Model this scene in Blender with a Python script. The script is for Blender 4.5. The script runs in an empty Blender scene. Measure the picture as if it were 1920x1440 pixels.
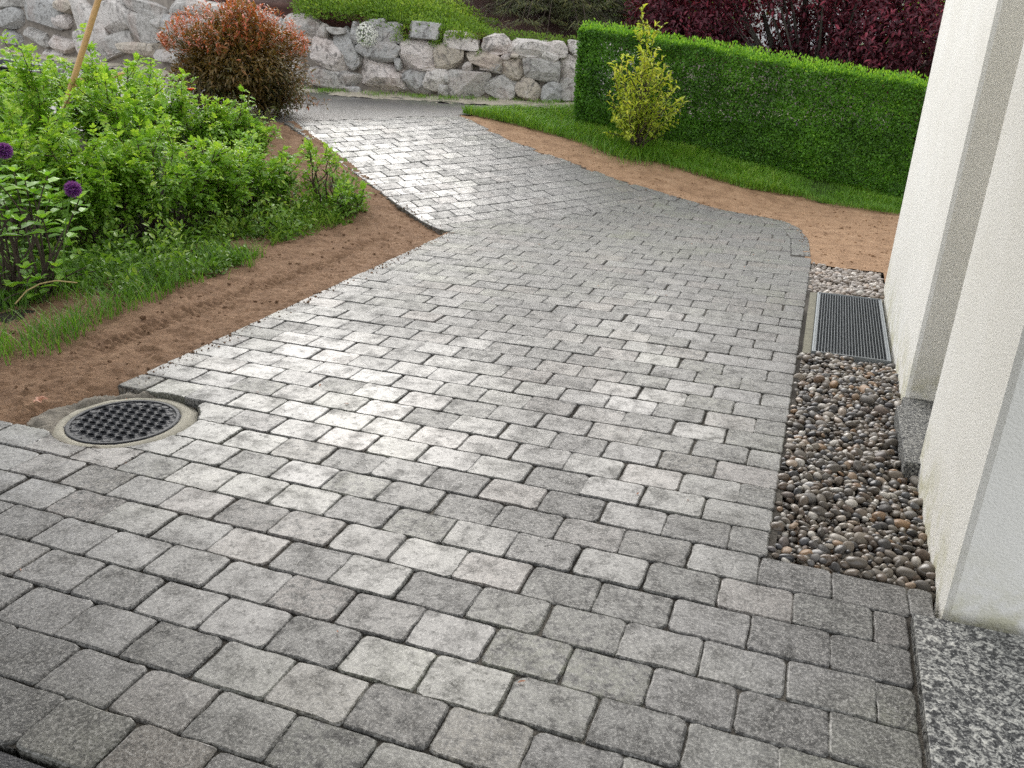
import bpy, math, random
import numpy as np
from mathutils import Matrix, Vector, noise as mnoise

rng = np.random.default_rng(7)
random.seed(7)
SC = bpy.context.scene
COL = SC.collection

# ------------------------------------------------------------------ camera
RC = np.array([[0.9409, 0.3373, 0.0313], [0.1526, -0.3396, -0.9281], [-0.3024, 0.878, -0.371]])
CAM = np.array([0.5974, -2.2185, 1.6609])
F = 1613.0
cam_d = bpy.data.cameras.new('camera')
cam = bpy.data.objects.new('camera', cam_d)
COL.objects.link(cam)
cam_d.sensor_width = 36.0
cam_d.lens = 36.0 * F / 1920.0
cam_d.clip_start = 0.05
cam_d.clip_end = 1000
M = Matrix.Identity(4)
ax = [Vector(RC[0]).normalized(), Vector(-RC[1]).normalized(), Vector(-RC[2]).normalized()]
for i in range(3):
    for j in range(3):
        M[i][j] = ax[j][i]
    M[i][3] = CAM[i]
cam.matrix_world = M
SC.camera = cam

# ------------------------------------------------------------------ sky, sun, exposure
SUN_EL, SUN_AZ = 33.0, 114.0          # azimuth measured from +x towards +y
world = bpy.data.worlds.new('World')
SC.world = world
world.use_nodes = True
wn, wl = world.node_tree.nodes, world.node_tree.links
wn.clear()
wout = wn.new('ShaderNodeOutputWorld')
wbg = wn.new('ShaderNodeBackground')
sky = wn.new('ShaderNodeTexSky')
sky.sky_type = 'NISHITA'
sky.sun_disc = False
sky.sun_elevation = math.radians(SUN_EL)
sky.sun_rotation = math.radians(90.0 - SUN_AZ)
sky.air_density = 1.0
sky.dust_density = 6.0
sky.ozone_density = 1.0
bw = wn.new('ShaderNodeRGBToBW')
mixw = wn.new('ShaderNodeMix'); mixw.data_type = 'RGBA'
mixw.inputs[0].default_value = 0.72
wl.new(sky.outputs[0], bw.inputs[0])
wl.new(sky.outputs[0], mixw.inputs[6])
wl.new(bw.outputs[0], mixw.inputs[7])
cloud = wn.new('ShaderNodeMix'); cloud.data_type = 'RGBA'          # a bright closed cloud layer over the sky
cloud.inputs[0].default_value = 0.6
cloud.inputs[7].default_value = (9.0, 9.25, 9.6, 1)
wl.new(mixw.outputs[2], cloud.inputs[6])
wl.new(cloud.outputs[2], wbg.inputs[0])
wbg.inputs[1].default_value = 0.15
wl.new(wbg.outputs[0], wout.inputs[0])

sun_d = bpy.data.lights.new('sun', 'SUN')
sun_d.energy = .85
sun_d.angle = math.radians(38)
sun_d.color = (1.0, 0.965, 0.91)
sun = bpy.data.objects.new('sun', sun_d)
COL.objects.link(sun)
sd = Vector((math.cos(math.radians(SUN_EL)) * math.cos(math.radians(SUN_AZ)),
             math.cos(math.radians(SUN_EL)) * math.sin(math.radians(SUN_AZ)),
             math.sin(math.radians(SUN_EL))))
sun.rotation_euler = sd.to_track_quat('Z', 'Y').to_euler()
sun.location = (0, 0, 20)

SC.view_settings.view_transform = 'Standard'
SC.view_settings.look = 'None'
SC.view_settings.exposure = 0.72
SC.view_settings.gamma = 1.0
SC.view_settings.use_curve_mapping = False
SC.render.engine = 'CYCLES'
SC.cycles.max_bounces = 8
SC.cycles.transparent_max_bounces = 8
SC.cycles.use_denoising = False

# ------------------------------------------------------------------ the lie of the land
UP = np.array([0.016, 0.011, 1.0])


def smax(a, b, k): return .5 * (a + b + np.sqrt((a - b) ** 2 + k * k))
def smin(a, b, k): return .5 * (a + b - np.sqrt((a - b) ** 2 + k * k))
def ramp_z(x, y): return .244 - .12755 * (x + 3.887) + .1404 * (y - 6.157)
def road_z(x, y): return np.clip(.198 - .019 * x + .045 * y, 0.0, 1.15)
def T(x, y): return smin(smax(0.0, ramp_z(x, y), .03), road_z(x, y) + .5 * np.maximum(0, 3 - y), .03)


def ray(px, py): return np.array([(px - 960) / F, (py - 720) / F, 1.0]) @ RC
def at_z(px, py, z):
    d = ray(px, py)
    return CAM + d * ((z - CAM[2]) / d[2])
def ground(px, py):
    d = ray(px, py)
    a, b = .3, 60.0
    s = np.linspace(a, b, 1500)
    P = CAM[None] + d[None] * s[:, None]
    below = P[:, 2] < T(P[:, 0], P[:, 1])
    i = int(np.argmax(below)) if below.any() else len(s) - 1
    a, b = s[max(i - 1, 0)], s[i]
    for _ in range(30):
        m = .5 * (a + b)
        p = CAM + d * m
        if p[2] < T(p[0], p[1]): b = m
        else: a = m
    p = CAM + d * b
    return np.array([p[0], p[1], float(T(p[0], p[1]))])
def at_dist(px, py, dist):
    d = ray(px, py)
    return CAM + d * (dist / np.linalg.norm(d))
def to_px(P):
    q = (np.asarray(P) - CAM) @ RC.T
    return F * q[..., 0] / q[..., 2] + 960, F * q[..., 1] / q[..., 2] + 720, q[..., 2]


def _hash(ix, iy, iz, seed):
    h = (ix * 374761393 + iy * 668265263 + iz * 2147483647 + seed * 1274126177) & 0xffffffff
    h = ((h ^ (h >> 13)) * 1274126177) & 0xffffffff
    return ((h ^ (h >> 16)) & 0xffff) / 65535.0
def vnoise(x, y, z=0.0, seed=0):
    x, y, z = np.broadcast_arrays(np.asarray(x, float), np.asarray(y, float), np.asarray(z, float))
    ix, iy, iz = np.floor(x).astype(np.int64), np.floor(y).astype(np.int64), np.floor(z).astype(np.int64)
    fx, fy, fz = x - ix, y - iy, z - iz
    fx, fy, fz = [f * f * (3 - 2 * f) for f in (fx, fy, fz)]
    r = 0
    for a in (0, 1):
        for b in (0, 1):
            for c in (0, 1):
                w = (fx if a else 1 - fx) * (fy if b else 1 - fy) * (fz if c else 1 - fz)
                r = r + w * _hash(ix + a, iy + b, iz + c, seed)
    return r * 2 - 1
def fbm(x, y, z=0.0, seed=0, octv=4):
    r, a = 0, 1.0
    for o in range(octv):
        r = r + a * vnoise(x * 2 ** o, y * 2 ** o, z * 2 ** o, seed + o)
        a *= .5
    return r

# ------------------------------------------------------------------ objects
def link(o, parent=None):
    COL.objects.link(o)
    if parent is not None: o.parent = parent
    return o
def tag(o, label=None, cat=None, group=None, kind=None):
    if label: o['label'] = label
    if cat: o['category'] = cat
    if group: o['group'] = group
    if kind: o['kind'] = kind
    return o
def empty(name, loc=(0, 0, 0)):
    o = bpy.data.objects.new(name, None)
    o.location = loc
    o.empty_display_size = .1
    return link(o)


class Buf:
    """collects vertices, faces and a per-vertex tint, links them as one mesh object"""
    def __init__(s): s.v, s.f, s.t, s.n = [], [], [], 0
    def add(s, V, Fc, tint=0.5):
        V = np.asarray(V, float).reshape(-1, 3)
        s.v.append(V)
        for k, g in group_faces(Fc).items():
            s.f.append(np.asarray(g, np.int64).reshape(-1, k) + s.n)
        s.t.append(np.full(len(V), float(tint)) if np.ndim(tint) == 0 else np.asarray(tint, float))
        s.n += len(V)
    def mesh(s, name, mats=None, smooth=False):
        me = bpy.data.meshes.new(name)
        V = np.concatenate(s.v) if s.v else np.zeros((0, 3))
        loops = np.concatenate([g.ravel() for g in s.f])
        tot = np.concatenate([np.full(len(g), g.shape[1]) for g in s.f])
        st = np.concatenate([[0], np.cumsum(tot)[:-1]])
        me.vertices.add(len(V)); me.vertices.foreach_set('co', V.astype(np.float32).ravel())
        me.loops.add(len(loops)); me.loops.foreach_set('vertex_index', loops.astype(np.int32))
        me.polygons.add(len(tot))
        me.polygons.foreach_set('loop_start', st.astype(np.int32))
        me.polygons.foreach_set('loop_total', tot.astype(np.int32))
        at = me.attributes.new('tint', 'FLOAT', 'POINT')
        at.data.foreach_set('value', np.concatenate(s.t).astype(np.float32))
        me.update(calc_edges=True)
        me.validate()
        me.polygons.foreach_set('use_smooth', np.full(len(me.polygons), bool(smooth)))
        if mats is not None: me.materials.append(mats)
        return me
    def build(s, name, mat, parent=None, smooth=False):
        return link(bpy.data.objects.new(name, s.mesh(name, mat, smooth)), parent)
def group_faces(Fc):
    if isinstance(Fc, np.ndarray): return {Fc.shape[1]: Fc}
    g = {}
    for f in Fc: g.setdefault(len(f), []).append(f)
    return g


def box(b, lo, hi, up=None, tint=.5):
    x0, y0, z0 = lo; x1, y1, z1 = hi
    V = np.array([(x, y, z) for z in (z0, z1) for x, y in ((x0, y0), (x1, y0), (x1, y1), (x0, y1))], float)
    if up is not None: V[:, :2] += V[:, 2:3] * up[None, :2]
    b.add(V, [(3, 2, 1, 0), (4, 5, 6, 7), (0, 1, 5, 4), (1, 2, 6, 5), (2, 3, 7, 6), (3, 0, 4, 7)], tint)
def bevel_box(b, lo, hi, r=.01, up=None, tint=.5):
    """box with chamfered edges"""
    lo, hi = np.array(lo, float), np.array(hi, float)
    V, idx = [], {}
    for sx in (0, 1):
        for sy in (0, 1):
            for sz in (0, 1):
                for a in range(3):
                    p = np.array([(lo, hi)[s][i] for i, s in enumerate((sx, sy, sz))])
                    for i, s in enumerate((sx, sy, sz)):
                        if i != a: p[i] += r if s == 0 else -r
                    idx[(sx, sy, sz, a)] = len(V); V.append(p)
    Fc = []
    V = np.array(V)
    def q(keys): 
        ids = [idx[k] for k in keys]
        c = V[ids].mean(0) - (lo + hi) / 2
        n = np.cross(V[ids[1]] - V[ids[0]], V[ids[2]] - V[ids[1]])
        Fc.append(ids if n @ c > 0 else ids[::-1])
    for a in range(3):
        o = [i for i in range(3) if i != a]
        for s in (0, 1):
            ks = []
            for u, v in ((0, 0), (1, 0), (1, 1), (0, 1)):
                k = [0, 0, 0]; k[a] = s; k[o[0]] = u; k[o[1]] = v; ks.append((*k, a))
            q(ks)
        for u in (0, 1):
            for v in (0, 1):
                k0 = [0, 0, 0]; k0[o[0]] = u; k0[o[1]] = v
                k1 = list(k0); k1[a] = 1
                q([(*k0, o[0]), (*k1, o[0]), (*k1, o[1]), (*k0, o[1])])
    for sx in (0, 1):
        for sy in (0, 1):
            for sz in (0, 1): q([(sx, sy, sz, 0), (sx, sy, sz, 1), (sx, sy, sz, 2)])
    if up is not None: V[:, :2] += V[:, 2:3] * up[None, :2]
    b.add(V, Fc, tint)
def tube(b, pts, rad, n=6, tint=.5, cap=True):
    P = np.asarray(pts, float)
    r = np.broadcast_to(np.asarray(rad, float), (len(P),))
    d = np.gradient(P, axis=0)
    d /= np.linalg.norm(d, axis=1)[:, None] + 1e-9
    ref = np.array([0, 0, 1.0]) if abs(d[0][2]) < .9 else np.array([1.0, 0, 0])
    V = []
    a = np.linspace(0, 2 * np.pi, n, endpoint=False)
    for p, t, rr in zip(P, d, r):
        u = np.cross(t, ref); u /= np.linalg.norm(u) + 1e-9
        w = np.cross(t, u)
        V.append(p + rr * (np.cos(a)[:, None] * u + np.sin(a)[:, None] * w))
    V = np.concatenate(V)
    Fc = [(i * n + j, i * n + (j + 1) % n, (i + 1) * n + (j + 1) % n, (i + 1) * n + j) for i in range(len(P) - 1) for j in range(n)]
    if cap: Fc += [tuple(range(n))[::-1], tuple((len(P) - 1) * n + j for j in range(n))]
    b.add(V, Fc, tint)

# leaves: templates in (along, across, up)
DIAMOND = (np.array([(0, 0, 0), (.45, -.5, .05), (.45, .5, .05), (.5, 0, -.06), (1, 0, -.05)]),
           np.array([(0, 3, 1), (0, 2, 3), (3, 4, 1), (3, 2, 4)]))
OVAL = (np.array([(0, 0, 0), (.28, -.42, .06), (.28, .42, .06), (.3, 0, -.02), (.68, -.38, .05), (.68, .38, .05), (.7, 0, -.05), (1, 0, -.14)]),
        np.array([(0, 3, 1), (0, 2, 3), (1, 3, 6), (1, 6, 4), (3, 2, 5), (3, 5, 6), (4, 6, 7), (6, 5, 7)]))
LANCE = (np.array([(0, 0, 0), (.4, -.5, .05), (.4, .5, .05), (.42, 0, 0), (.75, -.3, -.1), (.75, .3, -.1), (1, 0, -.32)]),
         np.array([(0, 3, 1), (0, 2, 3), (1, 3, 4), (3, 2, 5), (3, 5, 4), (4, 5, 6)]))
NEEDLE = (np.array([(0, -.5, 0), (0, .5, 0), (.6, -.4, -.04), (.6, .4, -.04), (1, 0, -.15)]),
          np.array([(0, 1, 3), (0, 3, 2), (2, 3, 4)]))
BLADE = (np.array([(0, -.5, 0), (0, .5, 0), (.4, -.42, .05), (.4, .42, .05), (.75, -.28, -.02), (.75, .28, -.02), (1, 0, -.18)]),
         np.array([(0, 1, 3), (0, 3, 2), (2, 3, 5), (2, 5, 4), (4, 5, 6)]))


def unit(v): return v / (np.linalg.norm(v, axis=-1, keepdims=True) + 1e-9)
class Leaves:
    def __init__(s): s.P, s.D, s.N, s.S, s.W, s.T = [], [], [], [], [], []
    def add(s, P, D, N, size, wr, tint):
        P = np.asarray(P, float).reshape(-1, 3); n = len(P)
        s.P.append(P); s.D.append(np.broadcast_to(D, (n, 3))); s.N.append(np.broadcast_to(N, (n, 3)))
        for L, v in ((s.S, size), (s.W, wr), (s.T, tint)): L.append(np.broadcast_to(np.asarray(v, float), (n,)))
    def cat(s): return [np.concatenate(x) for x in (s.P, s.D, s.N, s.S, s.W, s.T)]
    def frames(s):
        P, D, N, S, W, Tn = s.cat()
        D = unit(D); A = unit(np.cross(N, D)); U = np.cross(D, A)
        return P, D, A, U, S, W, Tn
    def build(s, name, mat, parent=None, tpl=DIAMOND, kind='stuff', sel=None):
        P, D, A, U, S, W, Tn = s.frames()
        if sel is not None: P, D, A, U, S, W, Tn = [a[sel] for a in (P, D, A, U, S, W, Tn)]
        tv, tf = tpl
        V = P[:, None] + S[:, None, None] * (tv[None, :, 0:1] * D[:, None] + tv[None, :, 1:2] * W[:, None, None] * A[:, None] + tv[None, :, 2:3] * U[:, None])
        n, k = len(P), len(tv)
        Fc = (tf[None] + (np.arange(n) * k)[:, None, None]).reshape(-1, 3)
        b = Buf(); b.add(V.reshape(-1, 3), Fc, np.repeat(Tn, k))
        o = b.build(name, mat, parent)
        if kind: o['kind'] = kind
        return o
    def build_parts(s, name, mat, parent, tpl, nparts, stuff_name):
        """the leaves that show largest are parts of their own, the rest one mass"""
        P, D, A, U, S, W, Tn = s.frames()
        x, y, z = to_px(P)
        vis = (x > -20) & (x < 1940) & (y > -20) & (y < 1460)
        score = np.where(vis, S * S * W / z ** 2, 0)
        # leaves on the camera side of the plant first
        c = P.mean(0); v = unit(CAM - c)
        score = score * (1 + 1.5 * np.clip(((P - c) @ v) / (np.std((P - c) @ v) + 1e-6), -.5, 2))
        order = np.argsort(-score)
        sel = order[:nparts]
        mes = []
        for q in (.1, .35, .6, .9):
            b = Buf(); b.add(tpl[0], tpl[1], q); mes.append(b.mesh(name, mat))
        for i in sel:
            me = mes[int(np.argmin(np.abs(np.array([.1, .35, .6, .9]) - Tn[i])))]
            o = bpy.data.objects.new(name, me)
            m = Matrix.Identity(4)
            for r in range(3):
                m[r][0] = D[i][r] * S[i]; m[r][1] = A[i][r] * S[i] * W[i]; m[r][2] = U[i][r] * S[i]
                m[r][3] = P[i][r]
            link(o, parent)
            o.matrix_parent_inverse = Matrix.Translation(-parent.location)
            o.matrix_basis = m
        rest = order[nparts:]
        if len(rest): s_obj = s.build(stuff_name, mat, None, tpl, 'stuff', rest); set_parent(s_obj, parent)


def set_parent(o, p):
    o.parent = p
    o.matrix_parent_inverse = Matrix.Translation(-Vector(p.location))
    return o
def rdir(n):
    v = rng.normal(size=(n, 3)); return unit(v)

# ------------------------------------------------------------------ materials
class Mat:
    def __init__(s, name, rough=.8, spec=.5):
        s.m = bpy.data.materials.new(name); s.m.use_nodes = True
        s.nt = s.m.node_tree; s.N, s.L = s.nt.nodes, s.nt.links
        s.b = s.N['Principled BSDF']
        s.set('Roughness', rough); s.set('Specular IOR Level', spec)
        s.tc = None
    def set(s, k, v):
        if hasattr(v, 'is_linked') or hasattr(v, 'links'): s.L.new(v, s.b.inputs[k])
        else: s.b.inputs[k].default_value = (*v, 1) if isinstance(v, tuple) and len(v) == 3 else v
    def node(s, t, **kw):
        n = s.N.new(t)
        for k, v in kw.items(): setattr(n, k, v)
        return n
    def coord(s, kind='Object'):
        if s.tc is None: s.tc = s.node('ShaderNodeTexCoord')
        return s.tc.outputs[kind]
    def pos(s): return s.node('ShaderNodeNewGeometry').outputs['Position']
    def noise(s, scale, detail=4, rough=.55, vec=None, dist=0.0):
        n = s.node('ShaderNodeTexNoise'); n.inputs['Scale'].default_value = scale
        n.inputs['Detail'].default_value = detail; n.inputs['Roughness'].default_value = rough
        n.inputs['Distortion'].default_value = dist
        s.L.new(vec if vec is not None else s.pos(), n.inputs['Vector'])
        return n.outputs['Fac']
    def voro(s, scale, vec=None, out='Distance', feature='F1'):
        n = s.node('ShaderNodeTexVoronoi', feature=feature); n.inputs['Scale'].default_value = scale
        s.L.new(vec if vec is not None else s.pos(), n.inputs['Vector'])
        return n.outputs[out]
    def ramp(s, fac, stops, interp='LINEAR'):
        n = s.node('ShaderNodeValToRGB'); e = n.color_ramp; e.interpolation = interp
        while len(e.elements) < len(stops): e.elements.new(.5)
        for el, (p, c) in zip(e.elements, stops):
            el.position = p; el.color = (*c, 1) if isinstance(c, tuple) else (c, c, c, 1)
        s.L.new(fac, n.inputs[0]); return n.outputs[0]
    def mix(s, fac, a, b, mode='MIX'):
        n = s.node('ShaderNodeMix', data_type='RGBA', blend_type=mode)
        for i, v in ((0, fac), (6, a), (7, b)):
            if hasattr(v, 'links'): s.L.new(v, n.inputs[i])
            else: n.inputs[i].default_value = (*v, 1) if isinstance(v, tuple) else v
        return n.outputs[2]
    def math(s, op, a, b=0.0, clamp=False):
        n = s.node('ShaderNodeMath', operation=op, use_clamp=clamp)
        for i, v in ((0, a), (1, b)):
            if hasattr(v, 'links'): s.L.new(v, n.inputs[i])
            else: n.inputs[i].default_value = v
        return n.outputs[0]
    def bump(s, h, strength=.5, dist=.01, prev=None):
        n = s.node('ShaderNodeBump'); n.inputs['Strength'].default_value = strength; n.inputs['Distance'].default_value = dist
        s.L.new(h, n.inputs['Height'])
        if prev is not None: s.L.new(prev, n.inputs['Normal'])
        s.L.new(n.outputs[0], s.b.inputs['Normal']); return n.outputs[0]
    def rnd(s):
        a = s.node('ShaderNodeObjectInfo').outputs['Random']
        b = s.node('ShaderNodeNewGeometry').outputs['Random Per Island']
        return s.math('FRACT', s.math('ADD', a, b))
    def fr(s, r, k): return s.math('FRACT', s.math('MULTIPLY', r, k))
    def attr(s, name='tint'):
        return s.node('ShaderNodeAttribute', attribute_name=name).outputs['Fac']


def leafmat(name, dark, light, tip=None, rough=.42, transl=.35, var=.35):
    m = Mat(name, rough, .45)
    r = m.rnd()
    t = m.math('ADD', m.math('MULTIPLY', m.attr(), 1 - var), m.math('MULTIPLY', r, var), True)
    st = [(0.0, dark), (.62, light)]
    if tip: st.append((1.0, tip))
    c = m.ramp(t, st)
    m.set('Base Color', c)
    tr = m.node('ShaderNodeBsdfTranslucent')
    br = m.mix(1.0, c, (1.25, 1.3, .7), 'MULTIPLY')
    m.L.new(br, tr.inputs['Color'])
    mx = m.node('ShaderNodeMixShader'); mx.inputs[0].default_value = transl
    m.L.new(m.b.outputs[0], mx.inputs[1]); m.L.new(tr.outputs[0], mx.inputs[2])
    m.L.new(mx.outputs[0], m.N['Material Output'].inputs['Surface'])
    return m.m


def paver_mat():
    m = Mat('tumbled_concrete', .6, .4)
    r = m.rnd(); r2 = m.fr(r, 7.13); r3 = m.fr(r, 13.7); r4 = m.fr(r, 29.3)
    big = m.noise(9, 5, .62); fine = m.noise(95, 5, .8); mid = m.noise(30, 5, .72)
    zone = m.noise(.7, 2, .5)
    base = m.ramp(r, [(0, (.118, .112, .106)), (.3, (.132, .128, .122)), (.55, (.145, .138, .133)), (.75, (.138, .136, .122)), (1, (.158, .154, .148))])
    pit0 = m.ramp(r4, [(0, .25), (.45, .5), (.7, 1.0), (1, 1.0)])
    # greenish, aged stones in some areas
    grn = m.math('MULTIPLY', m.ramp(zone, [(.45, 0.0), (.62, 1.0)]), m.ramp(r2, [(.3, 0.0), (.8, 1.0)]))
    c = m.mix(m.math('MULTIPLY', grn, .75), base, (.15, .155, .1))
    warm = m.ramp(r3, [(.7, 0.0), (1, .55)])
    c = m.mix(warm, c, (.21, .165, .14))
    c = m.mix(m.ramp(big, [(.3, .55), (.6, 0.0)]), c, (.085, .082, .078))
    c = m.mix(m.math('MULTIPLY', pit0, m.ramp(mid, [(.43, .95), (.53, 0.0)])), c, (.05, .048, .045))
    c = m.mix(m.ramp(fine, [(.52, 0.0), (.6, .8)]), c, (.33, .32, .3))
    c = m.mix(m.ramp(fine, [(.4, .95), (.49, 0.0)]), c, (.03, .029, .027))
    m.set('Base Color', c)
    # worn, pitted stones and smooth, wet ones
    pit = m.ramp(r4, [(0, .15), (.45, .35), (.7, 1.0), (1, 1.0)])
    wet = m.math('MULTIPLY', m.ramp(r4, [(0, 1.0), (.25, 1.0), (.5, .88), (1, .68)]), m.ramp(m.noise(.55, 2, .5), [(.35, .6), (.6, 1.0)]))
    patch = m.ramp(big, [(.32, .3), (.52, 1.0)])
    film = m.math('MULTIPLY', m.math('MULTIPLY', wet, patch), m.ramp(mid, [(.34, .25), (.48, 1.0)]))
    m.set('Coat Weight', m.math('MULTIPLY', film, .66))
    m.set('Coat Roughness', m.ramp(r4, [(0, .23), (.5, .3), (1, .36)]))
    m.set('Roughness', m.ramp(big, [(.3, .75), (.7, .48)]))
    h = m.math('ADD', m.math('MULTIPLY', m.math('MULTIPLY', m.noise(48, 6, .75), pit), 1.0), m.math('MULTIPLY', fine, .35))
    m.bump(h, .9, .008)
    return m.m


def soil_mat(name, c0, c1, c2, moist=None):
    m = Mat(name, .92, .25)
    n = m.noise(6, 6, .6); f = m.noise(70, 5, .7)
    c = m.ramp(n, [(.3, c0), (.52, c1), (.75, c2)])
    c = m.mix(m.ramp(f, [(.35, .55), (.55, 0.0)]), c, tuple(x * .45 for x in c0))
    c = m.mix(m.ramp(m.noise(210, 2, .5), [(.72, 0.0), (.8, .5)]), c, tuple(min(1, x * 1.9) for x in c2))
    m.set('Base Color', c)
    h = m.math('ADD', m.noise(45, 5, .7), m.math('MULTIPLY', m.noise(160, 3, .6), .5))
    m.bump(h, .9, .012)
    return m.m


def plain(name, col, rough=.6, metal=0.0, var=.25, nscale=20, bump=.0, bscale=80, spec=.5):
    m = Mat(name, rough, spec)
    n = m.noise(nscale, 5, .6)
    m.set('Base Color', m.ramp(n, [(.25, tuple(x * (1 - var) for x in col)), (.75, tuple(min(1, x * (1 + var)) for x in col))]))
    m.set('Metallic', metal)
    if bump: m.bump(m.noise(bscale, 5, .65), bump, .006)
    return m.m


MAT = {}
MAT['paver'] = paver_mat()
m = Mat('joint_sand', .95, .2)
m.set('Base Color', m.mix(m.ramp(m.noise(1.1, 3), [(.42, 0.0), (.6, 1.0)]), (.03, .026, .022), m.ramp(m.noise(90, 4, .7), [(.3, (.05, .045, .04)), (.7, (.2, .185, .16))])))
m.bump(m.noise(120, 4), .8, .008); MAT['joint'] = m.m
MAT['soil_dark'] = soil_mat('moist_brown_soil', (.17, .1, .058), (.24, .145, .086), (.305, .195, .122))
MAT['soil_light'] = soil_mat('sandy_orange_soil', (.235, .14, .08), (.34, .21, .122), (.42, .275, .17))
MAT['humus'] = soil_mat('garden_humus', (.022, .016, .011), (.035, .025, .017), (.06, .042, .028))
MAT['mulch'] = soil_mat('bark_mulch', (.035, .014, .01), (.06, .026, .019), (.1, .05, .037))
MAT['turf'] = soil_mat('turf_earth', (.03, .04, .014), (.045, .065, .02), (.06, .08, .03))

m = Mat('wet_asphalt', .5, .5)
n1 = m.noise(1.3, 4, .6); n2 = m.noise(130, 4, .7)
c = m.ramp(n1, [(.3, (.085, .08, .075)), (.7, (.15, .14, .13))])
c = m.mix(m.ramp(n2, [(.35, .5), (.55, 0.0)]), c, (.04, .038, .036))
c = m.mix(m.ramp(n2, [(.66, 0.0), (.76, .5)]), c, (.3, .29, .27))
m.set('Base Color', c)
m.set('Coat Weight', m.ramp(n1, [(.42, 0.05), (.62, .7)])); m.set('Coat Roughness', .12)
m.bump(n2, .5, .005); MAT['asphalt'] = m.m
m = Mat('dark_floor_paint', .35, .5)
m.set('Base Color', m.ramp(m.noise(120, 4, .7), [(.3, (.012, .012, .014)), (.7, (.045, .045, .052))]))
m.bump(m.noise(150, 3), .4, .004); MAT['dark_floor'] = m.m

m = Mat('textured_plaster', .88, .25)
c = m.ramp(m.noise(2.2, 4, .55), [(.3, (.765, .745, .69)), (.7, (.83, .815, .77))])
c = m.mix(m.ramp(m.noise(70, 3, .7), [(.68, 0.0), (.78, .35)]), c, (.5, .47, .42))
sep = m.node('ShaderNodeSeparateXYZ'); m.L.new(m.pos(), sep.inputs[0])
low = m.math('SUBTRACT', 1.0, m.math('DIVIDE', sep.outputs[2], .3), True)
alg = m.math('MULTIPLY', low, m.ramp(m.noise(9, 4, .6), [(.42, 0.0), (.62, .9)]))
c = m.mix(m.math('MULTIPLY', alg, .7), c, (.42, .4, .2))
m.set('Base Color', c)
h = m.math('ADD', m.noise(95, 3, .6), m.math('MULTIPLY', m.voro(120), .6))
m.bump(h, .38, .005); MAT['plaster'] = m.m

def granite(name, rough, scale):
    m = Mat(name, rough, .5)
    v = m.noise(scale, 3, .65, dist=.8)
    v2 = m.noise(scale * 2.7, 3, .6)
    c = m.ramp(v, [(.4, (.018, .019, .021)), (.48, (.08, .08, .08)), (.56, (.26, .26, .245)), (.68, (.5, .49, .45))])
    c = m.mix(m.ramp(v2, [(.58, 0.0), (.64, .75)]), c, (.02, .02, .023))
    c = m.mix(m.ramp(v2, [(.33, .6), (.4, 0.0)]), c, (.6, .6, .57))
    m.set('Base Color', c); return m
MAT['granite'] = granite('polished_granite', .25, 60).m
m = granite('flamed_granite', .7, 110); m.bump(m.noise(120, 4, .7), .8, .008); MAT['granite_rough'] = m.m
MAT['iron'] = plain('cast_iron', (.03, .032, .038), .5, 0, .3, 40, .3, 120, .35)
MAT['void'] = plain('dark_shaft', (.004, .004, .004), .9)
MAT['concrete'] = plain('pale_concrete', (.36, .34, .28), .9, 0, .2, 14, .5, 110)
MAT['mortar'] = plain('rough_mortar', (.2, .18, .15), .95, 0, .45, 45, 1.0, 70)
MAT['conc_dark'] = plain('weathered_concrete', (.17, .16, .12), .9, 0, .25, 20, .4, 90)
MAT['galv'] = plain('galvanised_steel', (.24, .26, .27), .6, .2, .15, 60)
MAT['galv_shaded'] = plain('shaded_galvanised_bars', (.035, .042, .048), .6, 0, .2, 60)  # near-black tone stands in for the shadow on the cross bars' sides
MAT['galv_mid'] = plain('grey_galvanised_bars', (.2, .22, .23), .5, .2, .2, 60)
MAT['bark'] = plain('brown_bark', (.06, .042, .03), .9, 0, .4, 30, .8, 60)
MAT['bark_grey'] = plain('grey_bark', (.075, .07, .06), .9, 0, .35, 20, .8, 40)
MAT['cane'] = plain('dark_cane', (.05, .03, .02), .7, 0, .45, 30, .4, 60)
MAT['wood'] = plain('ash_wood', (.52, .31, .13), .55, 0, .18, 12, .2, 60)
MAT['tub'] = plain('black_plastic', (.012, .014, .022), .35, 0, .2, 8)
MAT['steel_pale'] = plain('worn_rim_steel', (.42, .42, .42), .4, .6, .2, 20)
MAT['rubber'] = plain('black_rubber', (.015, .015, .015), .8)
MAT['white_wall'] = plain('far_white_wall', (.8, .81, .83), .9, 0, .05, 2)
MAT['roof'] = plain('far_roof_tile', (.17, .08, .055), .85, 0, .3, 8, .5, 20)
MAT['glass'] = plain('far_window_glass', (.03, .035, .04), .12, 0, .1, 3)
MAT['straw'] = plain('dry_straw', (.5, .4, .18), .7, 0, .25, 30)
MAT['dry_leaf'] = leafmat('dry_maple_leaf', (.4, .17, .1), (.52, .26, .17), None, .6, .2)
MAT['white_paint'] = plain('petal_white', (.78, .78, .7), .6, 0, .1, 60)
MAT['allium'] = leafmat('allium_petal', (.12, .025, .2), (.3, .08, .42), (.42, .16, .55), .5, .3)
MAT['poppy'] = leafmat('poppy_petal', (.6, .03, .01), (.85, .09, .02), None, .5, .3)

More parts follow.
